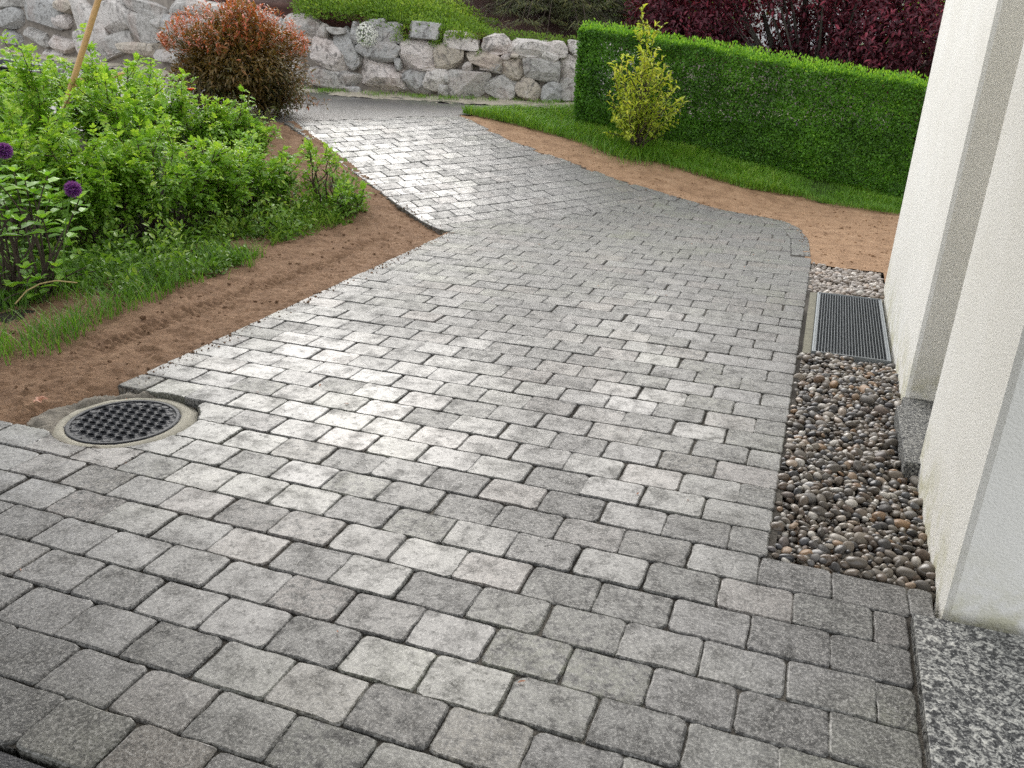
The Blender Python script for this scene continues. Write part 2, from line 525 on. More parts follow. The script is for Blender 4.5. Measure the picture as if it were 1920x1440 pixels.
m = Mat('wet_pebble', .35, .5)
r = m.rnd(); r2 = m.fr(r, 11.3)
c = m.ramp(r, [(0, (.045, .046, .05)), (.2, (.1, .085, .07)), (.38, (.18, .155, .125)), (.52, (.11, .075, .052)), (.63, (.27, .235, .19)), (.75, (.1, .103, .113)), (.86, (.28, .17, .09)), (.93, (.38, .345, .3)), (1, (.58, .55, .5))])
dry = m.attr()
c = m.mix(m.math('MULTIPLY', dry, .75), c, m.mix(.6, c, (.5, .43, .37)))
c = m.mix(m.ramp(m.noise(130, 4, .65), [(.4, .3), (.6, 0.0)]), c, (.035, .03, .026))
m.set('Base Color', c)
m.set('Roughness', m.ramp(r2, [(0, .22), (1, .6)]))
m.bump(m.noise(220, 3), .15, .003); MAT['pebble'] = m.m

m = Mat('boulder_stone', .9, .25)
r = m.rnd(); r2 = m.fr(r, 5.7); oc = m.coord('Object')
c = m.ramp(r, [(0, (.5, .48, .45)), (.25, (.65, .61, .57)), (.45, (.46, .455, .44)), (.62, (.68, .62, .58)), (.8, (.54, .48, .4)), (1, (.68, .675, .65))], 'CONSTANT')
vein = m.noise(5, 6, .7, dist=1.6)
c = m.mix(m.ramp(vein, [(.36, .75), (.47, 0.0)]), c, (.12, .11, .105))
c = m.mix(m.ramp(vein, [(.56, 0.0), (.68, .7)]), c, (.62, .58, .55))
c = m.mix(m.ramp(m.noise(13, 8, .8, dist=.6), [(.36, .8), (.47, 0.0)]), c, (.09, .083, .077))
c = m.mix(m.ramp(m.noise(2.1, 3), [(.5, 0.0), (.7, .4)]), c, (.5, .38, .33))
m.set('Base Color', c)
m.bump(m.math('ADD', m.noise(14, 6, .72), m.math('MULTIPLY', m.noise(60, 3), .3)), .9, .05); MAT['boulder'] = m.m
MAT['wall_mortar'] = plain('wall_mortar', (.24, .21, .18), .95, 0, .4, 9, .9, 25)
MAT['verge'] = plain('pale_gravel_verge', (.36, .32, .25), .95, 0, .45, 30, 1.0, 50)

MAT['rose'] = leafmat('rose_leaf', (.04, .1, .014), (.21, .4, .035), (.46, .6, .075))
MAT['hydr'] = leafmat('hydrangea_leaf', (.06, .15, .015), (.22, .44, .04), (.42, .6, .08))
MAT['hedge'] = leafmat('hedge_leaf', (.022, .07, .009), (.115, .29, .02), (.42, .68, .045), .5, .3, .35)
MAT['redbush'] = leafmat('photinia_leaf', (.045, .065, .016), (.2, .115, .032), (.66, .14, .085), .4, .35, .3)
MAT['yellow'] = leafmat('golden_leaf', (.12, .22, .025), (.46, .53, .06), (.76, .68, .12), .42, .4, .35)
MAT['plum'] = leafmat('purple_plum_leaf', (.026, .007, .012), (.13, .02, .038), (.45, .06, .1), .42, .35, .6)
MAT['spruce'] = leafmat('spruce_needles', (.022, .036, .01), (.075, .09, .022), (.22, .19, .05), .6, .15, .5)
MAT['tree_green'] = leafmat('tree_leaf', (.05, .12, .01), (.2, .35, .03), (.38, .5, .08))
MAT['cover'] = leafmat('ground_cover_leaf', (.04, .09, .012), (.19, .32, .035), (.42, .5, .07))
MAT['heather'] = leafmat('dark_red_heather', (.03, .008, .01), (.1, .03, .03), (.2, .12, .06))
MAT['spirea'] = leafmat('spirea_leaf', (.04, .07, .015), (.15, .2, .05), (.34, .3, .1))
MAT['grass'] = leafmat('grass_blade', (.05, .13, .012), (.14, .3, .025), (.32, .42, .07), .5, .35)
MAT['weed'] = leafmat('weed_leaf', (.04, .1, .012), (.14, .27, .03), (.3, .4, .07))

# ------------------------------------------------------------------ outlines of the place
def poly_ground(pxs): return np.array([ground(*p)[:2] for p in pxs])
def inside(poly, X, Y):
    c = np.zeros(X.shape, bool)
    n = len(poly)
    for i in range(n):
        x0, y0 = poly[i]; x1, y1 = poly[(i + 1) % n]
        if y0 == y1: continue
        k = ((y0 > Y) != (y1 > Y)) & (X < (x1 - x0) * (Y - y0) / (y1 - y0) + x0)
        c ^= k
    return c
def sheet(name, poly, res, zf, mat, kind='structure', parent=None, smooth=True, hole=None):
    lo, hi = poly.min(0), poly.max(0)
    xs = np.arange(lo[0], hi[0] + res, res); ys = np.arange(lo[1], hi[1] + res, res)
    X, Y = np.meshgrid(xs, ys)
    Z = zf(X, Y)
    cx, cy = X[:-1, :-1] + res / 2, Y[:-1, :-1] + res / 2
    k = inside(poly, cx, cy)
    if hole is not None: k &= ~hole(cx, cy)
    idx = np.arange(X.size).reshape(X.shape)
    Fc = np.stack([idx[:-1, :-1][k], idx[:-1, 1:][k], idx[1:, 1:][k], idx[1:, :-1][k]], 1)
    used, inv = np.unique(Fc, return_inverse=True)
    V = np.stack([X.ravel(), Y.ravel(), Z.ravel()], 1)[used]
    b = Buf(); b.add(V, inv.reshape(-1, 4))
    o = b.build(name, mat, parent, smooth)
    if kind: o['kind'] = kind
    return o

LX, RX = -2.56, 0.62                                   # straight edges of the paving
CORNER = ground(835, 433)[:2]
FAR_L = ground(530, 229)[:2]; FAR_R = ground(862, 216)[:2]
ramp_left = [CORNER, FAR_L]
right_edge = poly_ground([(862, 216), (905, 236), (960, 262), (1020, 285), (1080, 306), (1150, 333), (1240, 360), (1310, 380), (1360, 394), (1425, 405), (1470, 414), (1500, 428), (1517, 450), (1520, 480)])
SEAM_A, SEAM_B = CORNER, ground(1262, 366)[:2]
PAVING = np.array([(1.07, -1.068), (1.07, .534), (RX, .534), (RX, 5.0)] + [tuple(p) for p in right_edge[::-1]] + [tuple(FAR_L), tuple(CORNER), (LX, CORNER[1] - .02), (LX, .356), (-5.2, .356), (-5.2, -1.068)])
MANHOLE = np.array([-2.262, .604]); MZ = -.03; MR = .245
HOLE_R = .315

# ------------------------------------------------------------------ ground
def wall_line():
    return np.array([(1.5, 12.6), (-1.0, 11.95), (-3.44, 11.36), (-5.47, 10.82), (-7.2, 10.62), (-9.3, 10.95), (-12.0, 11.95), (-15.5, 12.9), (-20.0, 14.2)])
WL = wall_line()
def wall_dist(X, Y):
    """signed distance behind the wall line (positive on the hill side) and the parameter along it"""
    best = np.full(np.shape(X), 1e9); sgn = np.ones(np.shape(X))
    for a, b in zip(WL[:-1], WL[1:]):
        d = b - a; L = np.linalg.norm(d); d = d / L; n = np.array([d[1], -d[0]])     # runs to -x: normal towards +y
        t = np.clip((X - a[0]) * d[0] + (Y - a[1]) * d[1], 0, L)
        qx, qy = a[0] + t * d[0], a[1] + t * d[1]
        dd = np.hypot(X - qx, Y - qy)
        s = (X - a[0]) * n[0] + (Y - a[1]) * n[1]
        k = dd < best
        best = np.where(k, dd, best); sgn = np.where(k, np.sign(s), sgn)
    return best * sgn
def wall_top(x): return np.interp(-x, [-2, 1, 3.4, 5.5, 7.3, 9.4, 12, 15.5, 20], [1.55, 1.58, 1.62, 1.75, 1.93, 2.15, 2.4, 2.6, 2.8])
xs = np.concatenate([np.linspace(-400, -30, 8)[:-1], np.arange(-30, 30, .4), np.linspace(30, 400, 8)])
ys = np.concatenate([np.linspace(-400, -14, 8)[:-1], np.arange(-14, 40, .4), np.linspace(40, 400, 8)])
X, Y = np.meshgrid(xs, ys)
Z = T(X, Y) - .1
idx = np.arange(X.size).reshape(X.shape)
b = Buf(); b.add(np.stack([X.ravel(), Y.ravel(), Z.ravel()], 1), np.stack([idx[:-1, :-1], idx[:-1, 1:], idx[1:, 1:], idx[1:, :-1]], -1).reshape(-1, 4))
o = b.build('ground', MAT['turf'], None, True); o['kind'] = 'structure'

# hillside behind the wall
sx = np.linspace(3, -24, 90); tt = np.concatenate([[.17, .19], np.linspace(.3, 4, 24), np.linspace(4.6, 26, 14)])
def hill_s(x): return np.interp(-x, [3.5, 5.2, 7.5], [.08, .4, 1.0])
HV = []
for t in tt:
    for x in sx:
        y = np.interp(-x, -WL[:, 0], WL[:, 1]) + t
        zt = wall_top(x) - .04
        z = zt + hill_s(x) * np.where(t < 4, .36 * t, 1.44 + .12 * (t - 4)) + .05 * vnoise(x * .9, t * .9, 0, 3)
        z = zt * (1 - min(1, t / .3)) + z * min(1, t / .3) - (1.2 if t < .18 else 0)
        HV.append((x, y, z))
nx = len(sx); Fc = [(j * nx + i, j * nx + i + 1, (j + 1) * nx + i + 1, (j + 1) * nx + i)[::-1] for j in range(len(tt) - 1) for i in range(nx - 1)]
b = Buf(); b.add(HV, Fc); o = b.build('hillside', MAT['mulch'], None, True); o['kind'] = 'structure'
def hill_z(x, y):
    t = y - np.interp(-x, -WL[:, 0], WL[:, 1])
    return wall_top(x) - .04 + hill_s(x) * np.where(t < 4, .36 * np.maximum(t, 0), 1.44 + .12 * (t - 4))

# road and its verge
FL2, FR2 = FAR_L, FAR_R
rd = unit((FL2 - FR2)[None])[0]
road_poly = np.array([tuple(FR2 + (FR2 - FL2) * .01), tuple(FL2), tuple(FL2 + rd * 1.5), (-8.2, 4.6), (-13, 3.5), (-22, 5), (-22, 14.6)] + [tuple(p + np.array([0, -.05])) for p in WL[::-1][1:]] + [(3.0, 12.6), (3.2, 11.6), tuple(ground(1075, 214)[:2]), tuple(ground(960, 211)[:2])])
sheet('road', road_poly, .12, lambda X, Y: road_z(X, Y) - .012 + .006 * vnoise(X * .8, Y * .8, 0, 8), MAT['asphalt'])
vp = np.array([tuple(p + np.array([0, -.62 + .1 * math.sin(i * 2.1)])) for i, p in enumerate(WL)] + [tuple(p + np.array([0, .2])) for p in WL[::-1]])
sheet('verge', vp, .06, lambda X, Y: road_z(X, Y) - .012 + .03 * np.clip(.62 + wall_dist(X, Y), -.3, .6) + .022 * fbm(X * 6, Y * 6, 0, 4), MAT['verge'])

# soil beside the paving
left_poly = np.array([(-2.48, .25), (-2.48, CORNER[1] - .1), tuple(CORNER + np.array([.06, .0])), tuple(FAR_L + np.array([.06, .1])), (-6.4, 6.9), (-5.9, 5.2), (-4.2, 4.3), (-3.9, .25)])
def soil_left(X, Y):
    z = T(X, Y) - .02 + .011 * fbm(X * 9, Y * 9, 0, 11) + .016 * np.abs(fbm(X * 26, Y * 26, 0, 21, 2)) ** 1.3 - .004
    away = np.clip((LX - X) / .9, 0, 1.5)
    z = z + .03 * away * (1 + .6 * vnoise(X * 2, Y * 2, 0, 5))
    tr = np.exp(-((X + 3.02 + .03 * np.sin(Y * 1.3)) / .075) ** 4) * np.clip((Y - 1.1) * 3, 0, 1) * np.clip((4.9 - Y) * 3, 0, 1)
    z = z - tr * (.016 + .012 * np.clip(np.sin((Y + .25 * X) * 2 * np.pi / .055) * 1.6, -1, 1))
    d = np.abs(Y - CORNER[1] - (X - CORNER[0]) * (FAR_L[1] - CORNER[1]) / (FAR_L[0] - CORNER[0]))
    z = z - .035 * np.clip(1 - d / .3, 0, 1) * (X < CORNER[0])
    dm = np.hypot(X - MANHOLE[0], Y - MANHOLE[1])
    return z - .03 * np.clip((.5 - dm) / .1, 0, 1)
sheet('soil', left_poly, .016, soil_left, MAT['soil_dark'])
bed_poly = np.array([(-3.5, -.6), (-3.55, 4.2), (-5.2, 5.4), (-5.95, 7.3), (-8.2, 4.7), (-13, 3.4), (-13, -2.5), (-5.5, -2.0)])
sheet('garden_bed', bed_poly, .05, lambda X, Y: T(X, Y) + .0 + .03 * fbm(X * 4, Y * 4, 0, 31), MAT['humus'])

lawn_edge = poly_ground([(872, 212), (905, 219), (960, 230), (1000, 241), (1060, 257), (1120, 279), (1180, 297), (1240, 303), (1290, 320), (1400, 352), (1500, 368), (1690, 402)])
lawn_edge = np.vstack([lawn_edge, [lawn_edge[-1] + (lawn_edge[-1] - lawn_edge[-2]) * 1.5]])
soil_r = np.array([(RX - .06, 5.33)] + [tuple(p + np.array([-.05, -.05])) for p in right_edge[::-1]] + [tuple(p + np.array([.06, .16])) for p in lawn_edge] + [(5.0, 6.5), (5.0, 4.5), (1.2, 4.5), (1.2, 5.26), (RX - .06, 5.36)])
def soil_right(X, Y):
    return T(X, Y) - .012 + .007 * fbm(X * 7, Y * 7, 0, 41) + .006 * np.abs(fbm(X * 20, Y * 20, 0, 51, 3)) + .004 * vnoise(X * 1.5 + Y * 3, Y * 14, 0, 61)
sheet('soil', soil_r, .025, soil_right, MAT['soil_light'])
lawn_poly = np.array([tuple(p) for p in lawn_edge] + [(9, 8.5), (9, 16), (2, 13), (-1.5, 11.9), (-2.6, 11.3), tuple(ground(1000, 212)[:2]), tuple(ground(880, 209)[:2])])
sheet('lawn', lawn_poly, .07, lambda X, Y: T(X, Y) - .022 + .02 * fbm(X * 3, Y * 3, 0, 71), MAT['turf'])

# ------------------------------------------------------------------ paving
PL, PW = .24, .178
def clip_half(P, p0, n):
    """keep the side where (p - p0).n <= 0"""
    out = []
    for i in range(len(P)):
        a, b = P[i], P[(i + 1) % len(P)]
        da, db = (a - p0) @ n, (b - p0) @ n
        if da <= 0: out.append(a)
        if da * db < 0: out.append(a + (b - a) * (da / (da - db)))
    return np.array(out) if len(out) > 2 else None
def area(P): return .5 * np.sum(P[:, 0] * np.roll(P[:, 1], -1) - np.roll(P[:, 0], -1) * P[:, 1])
def centroid(P):
    x, y = P.T; x1, y1 = np.roll(P, -1, 0).T
    k = x * y1 - x1 * y; a = k.sum() / 2
    return np.array([((x + x1) * k).sum(), ((y + y1) * k).sum()]) / (6 * a)
def tidy(P):
    k = np.linalg.norm(P - np.roll(P, 1, 0), axis=1) > 1e-4
    return P[k]
def vnormals(P):
    e = np.roll(P, -1, 0) - P; n = unit(np.stack([e[:, 1], -e[:, 0]], 1))
    return unit(n + np.roll(n, 1, 0))
def round_poly(P, r, jit, seed):
    P = tidy(P); n = len(P); out = []
    g = np.random.default_rng(seed)
    L = np.linalg.norm(np.roll(P, -1, 0) - P, axis=1)          # length of edge i -> i+1
    R = [min(r * g.uniform(.55, 1.5), .38 * L[i - 1], .38 * L[i]) for i in range(n)]
    for i in range(n):
        a, p, c = P[i - 1], P[i], P[(i + 1) % n]
        A, Cc = p + (a - p) / L[i - 1] * R[i], p + (c - p) / L[i] * R[i]
        out += [A, .25 * A + .5 * p + .25 * Cc, Cc]
        gap = L[i] - R[i] - R[(i + 1) % n]
        m = int(max(0, round(gap / .05) - 1))
        for k in range(1, m + 1): out.append(Cc + (c - p) / L[i] * gap * k / (m + 1))
    out = np.array(out)
    out = out + vnormals(out) * g.normal(0, jit, len(out))[:, None]
    return out
def stone_mesh(P, seed, thick=.06, jit=.0016, r=.02):
    """a tumbled paving stone over outline P (local xy), top at z = 0"""
    g = np.random.default_rng(seed)
    O = round_poly(P, r, jit, seed)
    nv = vnormals(O); n = len(O); c = O.mean(0)
    rad = np.linalg.norm(O - c, axis=1, keepdims=True)
    def ins(d): return c + (O - c) * np.maximum(.5, 1 - d / rad)
    rings = [(O, -thick), (O, -.0062 + g.normal(0, .001, n)), (ins(.003), -.002 + g.normal(0, .0005, n)), (ins(.0075), 0 * rad[:, 0])]
    V = np.concatenate([np.column_stack([q, np.broadcast_to(z, (n,))]) for q, z in rings])
    Fc = [(k * n + i, k * n + (i + 1) % n, (k + 1) * n + (i + 1) % n, (k + 1) * n + i) for k in range(len(rings) - 1) for i in range(n)]
    V = np.concatenate([V, [[c[0], c[1], 0.0]]])
    t = (len(rings) - 1) * n
    Fc += [(t + i, t + (i + 1) % n, len(V) - 1) for i in range(n)]
    return V, Fc

stones = []          # (outline in world xy, full?, lattice direction)
def lay(org, u, v, rows, cols, keep, offs):
    for r_ in range(*rows):
        for c_ in range(*cols):
            o = (0 if r_ % 2 else .5) + offs + rng.normal(0, .012)
            j = .0007
            P = np.array([org + u * ((c_ + o + a) * PL + sa * j) + v * ((r_ + bb) * PW + sb * j) for a, bb, sa, sb in ((0, 0, 1, 1), (1, 0, -1, 1), (1, 1, -1, -1), (0, 1, 1, -1))])
            P = P + rng.normal(0, .0012, (1, 2))
            Q, full = keep(P)
            if Q is None: continue
            Q = tidy(Q)
            if len(Q) < 3 or area(Q) < .0035: continue
            stones.append((Q, full, u))
BORD = .165
NE = len(right_edge)
en = right_edge                                     # runs from the far end to the house end
et = unit(np.gradient(en, axis=0)); enrm = np.stack([et[:, 1], -et[:, 0]], 1)   # inward normal decided below
if (np.array([-1.2, 6.5]) - en[NE // 2]) @ enrm[NE // 2] < 0: enrm = -enrm
inner = en + enrm * BORD
seam_d = unit((SEAM_B - SEAM_A)[None])[0]; seam_n = np.array([seam_d[1], -seam_d[0]])   # points to the house side
BEND0 = 4                                           # border course runs from this point of the edge to the house end
def keep_circle(P):
    c = MANHOLE + np.array([.03, -.01])
    d = np.linalg.norm(P - c, axis=1)
    if (d > HOLE_R + .3).all(): return P, True
    D = np.concatenate([P[i] + (P[(i + 1) % len(P)] - P[i]) * np.linspace(0, 1, 9)[:-1, None] for i in range(len(P))])
    dd = np.linalg.norm(D - c, axis=1)
    if (dd > HOLE_R).all(): return P, True
    if np.linalg.norm(P.mean(0) - c) < HOLE_R * .97: return None, False
    D[dd < HOLE_R] = c + (D[dd < HOLE_R] - c) / dd[dd < HOLE_R][:, None] * HOLE_R
    return D, False
edge_cl = np.vstack([inner, ])
def clip_edge(P, line, nrm):
    """cut against the polyline's segment nearest to the stone; nrm = inward normals"""
    c = P.mean(0)
    best, bi, bt = 1e9, 0, 0
    for i in range(len(line) - 1):
        d = line[i + 1] - line[i]; t = np.clip((c - line[i]) @ d / (d @ d), 0, 1)
        q = np.linalg.norm(line[i] + t * d - c)
        if q < best: best, bi = q, i
    cand = [bi]
    for i in (bi - 1, bi + 1):
        if 0 <= i < len(line) - 1: cand.append(i)
    a = area(P)
    for i in cand:
        d = unit((line[i + 1] - line[i])[None])[0]; n = np.array([d[1], -d[0]])
        if n @ nrm[i] > 0: n = -n
        m = .5 * (line[i] + line[i + 1])
        Q = clip_half(P, line[i], n)
        if i == bi:
            if Q is None: return None, False
            P = Q
        elif Q is not None and abs(area(Q)) > .35 * a: P = Q
    return P, abs(area(P)) > a - 1e-6
def keep_near(P):
    full = True
    a0 = area(P)
    c = P.mean(0)
    if c[1] < .34: rx = 1.064
    elif c[1] < .534: rx = 1.15
    else: rx = RX
    if c[1] < .356: lx = -5.2
    else: lx = LX
    if c[0] < MANHOLE[0] + .06 and .356 < c[1] < .86: return None, False
    P = P.copy()
    for lim, sg in ((rx, 1), (lx, -1)):                       # no slivers at the straight edges
        e = (P[:, 0] * sg).max()
        if 0 < lim * sg - e < .052: P[P[:, 0] * sg > e - .02, 0] = lim
        if (lim * sg - (P[:, 0] * sg).min()) < .055: return None, False
    if c[1] > 9: return None, False
    for p0, n in ((np.array([lx, 0]), np.array([-1., 0])), (np.array([rx, 0]), np.array([1., 0])), (SEAM_A, -seam_n)):
        P = clip_half(P, p0, n)
        if P is None: return None, False
    if P.mean(0)[1] > right_edge[-1][1] - .02:
        P, _ = clip_edge(P, inner, enrm)
        if P is None: return None, False
    full = abs(area(P) - a0) < 1e-6 and np.ptp(P[:, 0]) < PL
    if P.mean(0)[1] < 1.4 and P.mean(0)[0] < -1.6:
        P, k = keep_circle(P)
        if P is None: return None, False
        full &= k
    return P, full
lay(np.array([0., 0.]), np.array([1., 0]), np.array([0., 1]), (-6, 52), (-22, 8), keep_near, 0)
ru = unit(np.array([[.5785, .8147]]))[0]; rv = np.array([-ru[1], ru[0]])
far_d = unit((FAR_R - FAR_L)[None])[0]; far_n = np.array([-far_d[1], far_d[0]])
lf_d = unit((FAR_L - CORNER)[None])[0]; lf_n = np.array([-lf_d[1], lf_d[0]])
if lf_n @ (np.array([-2., 7.5]) - CORNER) > 0: lf_n = -lf_n
if far_n @ (CORNER - FAR_L) > 0: far_n = -far_n
def keep_ramp(P):
    a0 = area(P)
    for p0, n in ((SEAM_A, seam_n), (CORNER, lf_n), (FAR_L, far_n)):
        P = clip_half(P, p0, n)
        if P is None: return None, False
    P, _ = clip_edge(P, en[:10], enrm) if np.linalg.norm(P.mean(0) - en[4]) < 99 else (P, True)
    if P is None: return None, False
    return P, abs(area(P) - a0) < 1e-6
lay(np.array([-3.887, 6.157]), ru, rv, (-22, 18), (-12, 22), keep_ramp, 0)
# border course along the curved edge
seg = np.linalg.norm(np.diff(en[6:], axis=0), axis=1); cum = np.concatenate([[0], np.cumsum(seg)])
ns = int(cum[-1] / .235)
eL = np.stack([np.interp(np.linspace(0, cum[-1], ns * 3 + 1), cum, en[6:, k]) for k in (0, 1)], 1)
nL = unit(np.stack([np.interp(np.linspace(0, cum[-1], ns * 3 + 1), cum, enrm[6:, k]) for k in (0, 1)], 1))
for i in range(ns):
    a = eL[i * 3:i * 3 + 4].copy(); nn = nL[i * 3:i * 3 + 4]
    dirn = unit((a[-1] - a[0])[None])[0]
    a[0] += dirn * .004; a[-1] -= dirn * .004
    ww = BORD - .003
    P = np.concatenate([a, (a + nn * ww)[::-1]])
    if area(P) < 0: P = P[::-1]
    # only on the house side of the seam
    if (P.mean(0) - SEAM_A) @ seam_n > -.05: stones.append((P, False, dirn))

drive = sheet('driveway', PAVING, .05, lambda X, Y: T(X, Y) - .0095 + .002 * fbm(X * 30, Y * 30, 0, 81, 2), MAT['joint'], hole=lambda X, Y: np.hypot(X - MANHOLE[0], Y - MANHOLE[1]) < HOLE_R + .06)

variants = []
full_P = np.array([(-PL / 2 + .0007, -PW / 2 + .0007), (PL / 2 - .0007, -PW / 2 + .0007), (PL / 2 - .0007, PW / 2 - .0007), (-PL / 2 + .0007, PW / 2 - .0007)])
for i in range(16):
    V, Fc = stone_mesh(full_P, 100 + i)
    b = Buf(); b.add(V, Fc); variants.append((V, Fc, b.mesh('paver', MAT['paver'], False)))
def frame_at(c, u, jz=0, ja=.0045):
    e = .03
    gx = float(T(c[0] + e, c[1]) - T(c[0] - e, c[1])) / (2 * e); gy = float(T(c[0], c[1] + e) - T(c[0], c[1] - e)) / (2 * e)
    n = unit(np.array([[-gx + rng.normal(0, ja), -gy + rng.normal(0, ja), 1.0]]))[0]
    U = np.array([u[0], u[1], 0]); U = U - n * (U @ n); U /= np.linalg.norm(U)
    W = np.cross(n, U)
    return np.column_stack([U, W, n]), np.array([c[0], c[1], float(T(*c)) + jz])
rec = []
for Q, full, u in stones:
    c = centroid(Q)
    R3, t3 = frame_at(c, u, rng.normal(0, .0014))
    x, y, z = to_px(t3)
    vis = -120 < x < 2040 and -60 < y < 1540 and z > .1
    rec.append((abs(area(Q)) / z ** 3 if vis else -1 / (1 + abs(z)), Q, full, u, c, R3, t3, vis))
order = sorted(range(len(rec)), key=lambda i: -rec[i][0])
restb = Buf()
for k, i in enumerate(order):
    sc_, Q, full, u, c, R3, t3, vis = rec[i]
    if full:
        V, Fc, me = variants[i % 16]
        flip = -1 if rng.random() < .5 else 1
        R3 = R3 @ np.diag([flip, flip, 1])
    else:
        w = np.array([-u[1], u[0]])
        P = np.column_stack([(Q - c) @ u, (Q - c) @ w])
        V, Fc = stone_mesh(P, 1000 + i); me = None
    if k < 300:
        if me is None:
            b = Buf(); b.add(V, Fc); me = b.mesh('paver', MAT['paver'], False)
        o = bpy.data.objects.new('paver', me)
        m4 = Matrix.Identity(4)
        for r_ in range(3):
            for q_ in range(3): m4[r_][q_] = R3[r_, q_]
            m4[r_][3] = t3[r_]
        link(o, drive); o.matrix_basis = m4
    else:
        restb.add(V @ R3.T + t3, Fc)
o = restb.build('pavers', MAT['paver'], drive, False); o['kind'] = 'stuff'

# garage floor under the camera
b = Buf(); box(b, (-5.2, -6.0, -.3), (1.04, -1.085, -.012)); o = b.build('garage_floor', MAT['dark_floor']); o['kind'] = 'structure'

# ------------------------------------------------------------------ manhole
mh = empty('manhole_cover', (MANHOLE[0], MANHOLE[1], MZ))
tag(mh, 'round black iron drain cover with hexagonal holes set in pale concrete at the paving edge', 'manhole cover')
def ring(b, prof, n=72, closed=False, tint=.5):
    a = np.linspace(0, 2 * np.pi, n, endpoint=False)
    V = np.concatenate([np.column_stack([r_ * np.cos(a), r_ * np.sin(a), np.full(n, z)]) for r_, z in prof])
    k = len(prof)
    Fc = [(i * n + j, i * n + (j + 1) % n, (i + 1) * n + (j + 1) % n, (i + 1) * n + j) for i in range(k - 1 + (1 if closed else 0)) for j in range(n)] if not closed else [(i * n + j, i * n + (j + 1) % n, ((i + 1) % k) * n + (j + 1) % n, ((i + 1) % k) * n + j) for i in range(k) for j in range(n)]
    b.add(V, Fc, tint)
b = Buf(); ring(b, [(MR - .018, -.02), (MR - .018, .006), (MR - .015, .008), (MR - .004, .008), (MR, .005), (MR, -.05)]); b.build('frame_ring', MAT['iron'], mh, False)
b = Buf(); ring(b, [(MR - .0015, -.02), (MR + .003, .002), (MR + .02, .004), (MR + .052, -.002), (MR + .058, -.008), (MR + .08, -.014), (MR + .1, -.06)]); b.build('concrete_collar', MAT['concrete'], mh, True)
b = Buf(); ring(b, [(.001, -.09), (MR - .02, -.09), (MR - .02, -.02)]); b.build('shaft', MAT['void'], mh)
b = Buf()
CW, CH = .052, .043
ang = math.radians(-9)
cs, sn = math.cos(ang), math.sin(ang)
for j in range(-9, 10):
    for i in range(-5, 6):
        cx = (i + (.5 if j % 2 else 0)) * CW; cy = j * CH
        rr = math.hypot(cx, cy)
        if rr > MR - .012: continue
        hw, hh = CW / 2, CH / 2
        out = np.array([(-hw, -hh), (0, -hh), (hw, -hh), (hw, hh), (0, hh), (-hw, hh)])
        hole = rr < MR - .05
        k = 1 if hole else .55
        hexa = np.array([(-.36, -.02), (-.2, -.3), (.2, -.3), (.36, .02), (.2, .3), (-.2, .3)]) * np.array([CW, CH * 1.12])
        order_ = np.array([(-.33, 0), (-.17, -.24), (.17, -.24), (.33, 0), (.17, .24), (-.17, .24)]) * np.array([CW, CH * 1.1])
        mid = order_ * 1.2
        out6 = np.array([(-hw, 0), (-hw * .55, -hh), (hw * .55, -hh), (hw, 0), (hw * .55, hh), (-hw * .55, hh)])
        V = []
        for q, z in ((out6, .0005), (mid, .006 if hole else .0045), (order_, .003), (order_, -.02)):
            q = q + np.array([cx, cy])
            q = np.column_stack([q[:, 0] * cs - q[:, 1] * sn, q[:, 0] * sn + q[:, 1] * cs])
            V.append(np.column_stack([q, np.full(6, z)]))
        Fc = [(a * 6 + p, a * 6 + (p + 1) % 6, (a + 1) * 6 + (p + 1) % 6, (a + 1) * 6 + p) for a in range(3) for p in range(6)]
        if not hole: Fc.append(tuple(range(12, 18)))
        b.add(np.concatenate(V), Fc)
        # the web between neighbouring cells
        for sgn in (-1, 1):
            tri = np.array([(hw * .55 * 1, sgn * hh), (hw, 0), (hw * 1.45, sgn * hh)]) + np.array([cx, cy])
            tri = np.column_stack([tri[:, 0] * cs - tri[:, 1] * sn, tri[:, 0] * sn + tri[:, 1] * cs])
            b.add(np.column_stack([tri, np.full(3, .0003)]), [(0, 1, 2) if sgn < 0 else (2, 1, 0)])
b.build('cover_plate', MAT['iron'], mh)
b = Buf(); ring(b, [(MR - .046, -.0005), (MR - .03, -.001), (MR - .0185, -.001)]); b.build('cover_rim', MAT['iron'], mh)
mp = np.array([ground(*p)[:2] for p in ((40, 800), (60, 775), (140, 750), (200, 735), (262, 728), (330, 745), (300, 800), (180, 850), (95, 820))])
def mort(X, Y):
    d = np.hypot(X - MANHOLE[0], Y - MANHOLE[1])
    return MZ + .014 + .014 * fbm(X * 16, Y * 16, 0, 91) - .012 * np.clip((d - .34) / .1, 0, 1) - .03 * np.clip((MR + .06 - d) / .03, 0, 1)
sheet('mortar_bed', mp, .01, mort, MAT['mortar'], hole=lambda X, Y: np.hypot(X - MANHOLE[0], Y - MANHOLE[1]) < MR + .02)

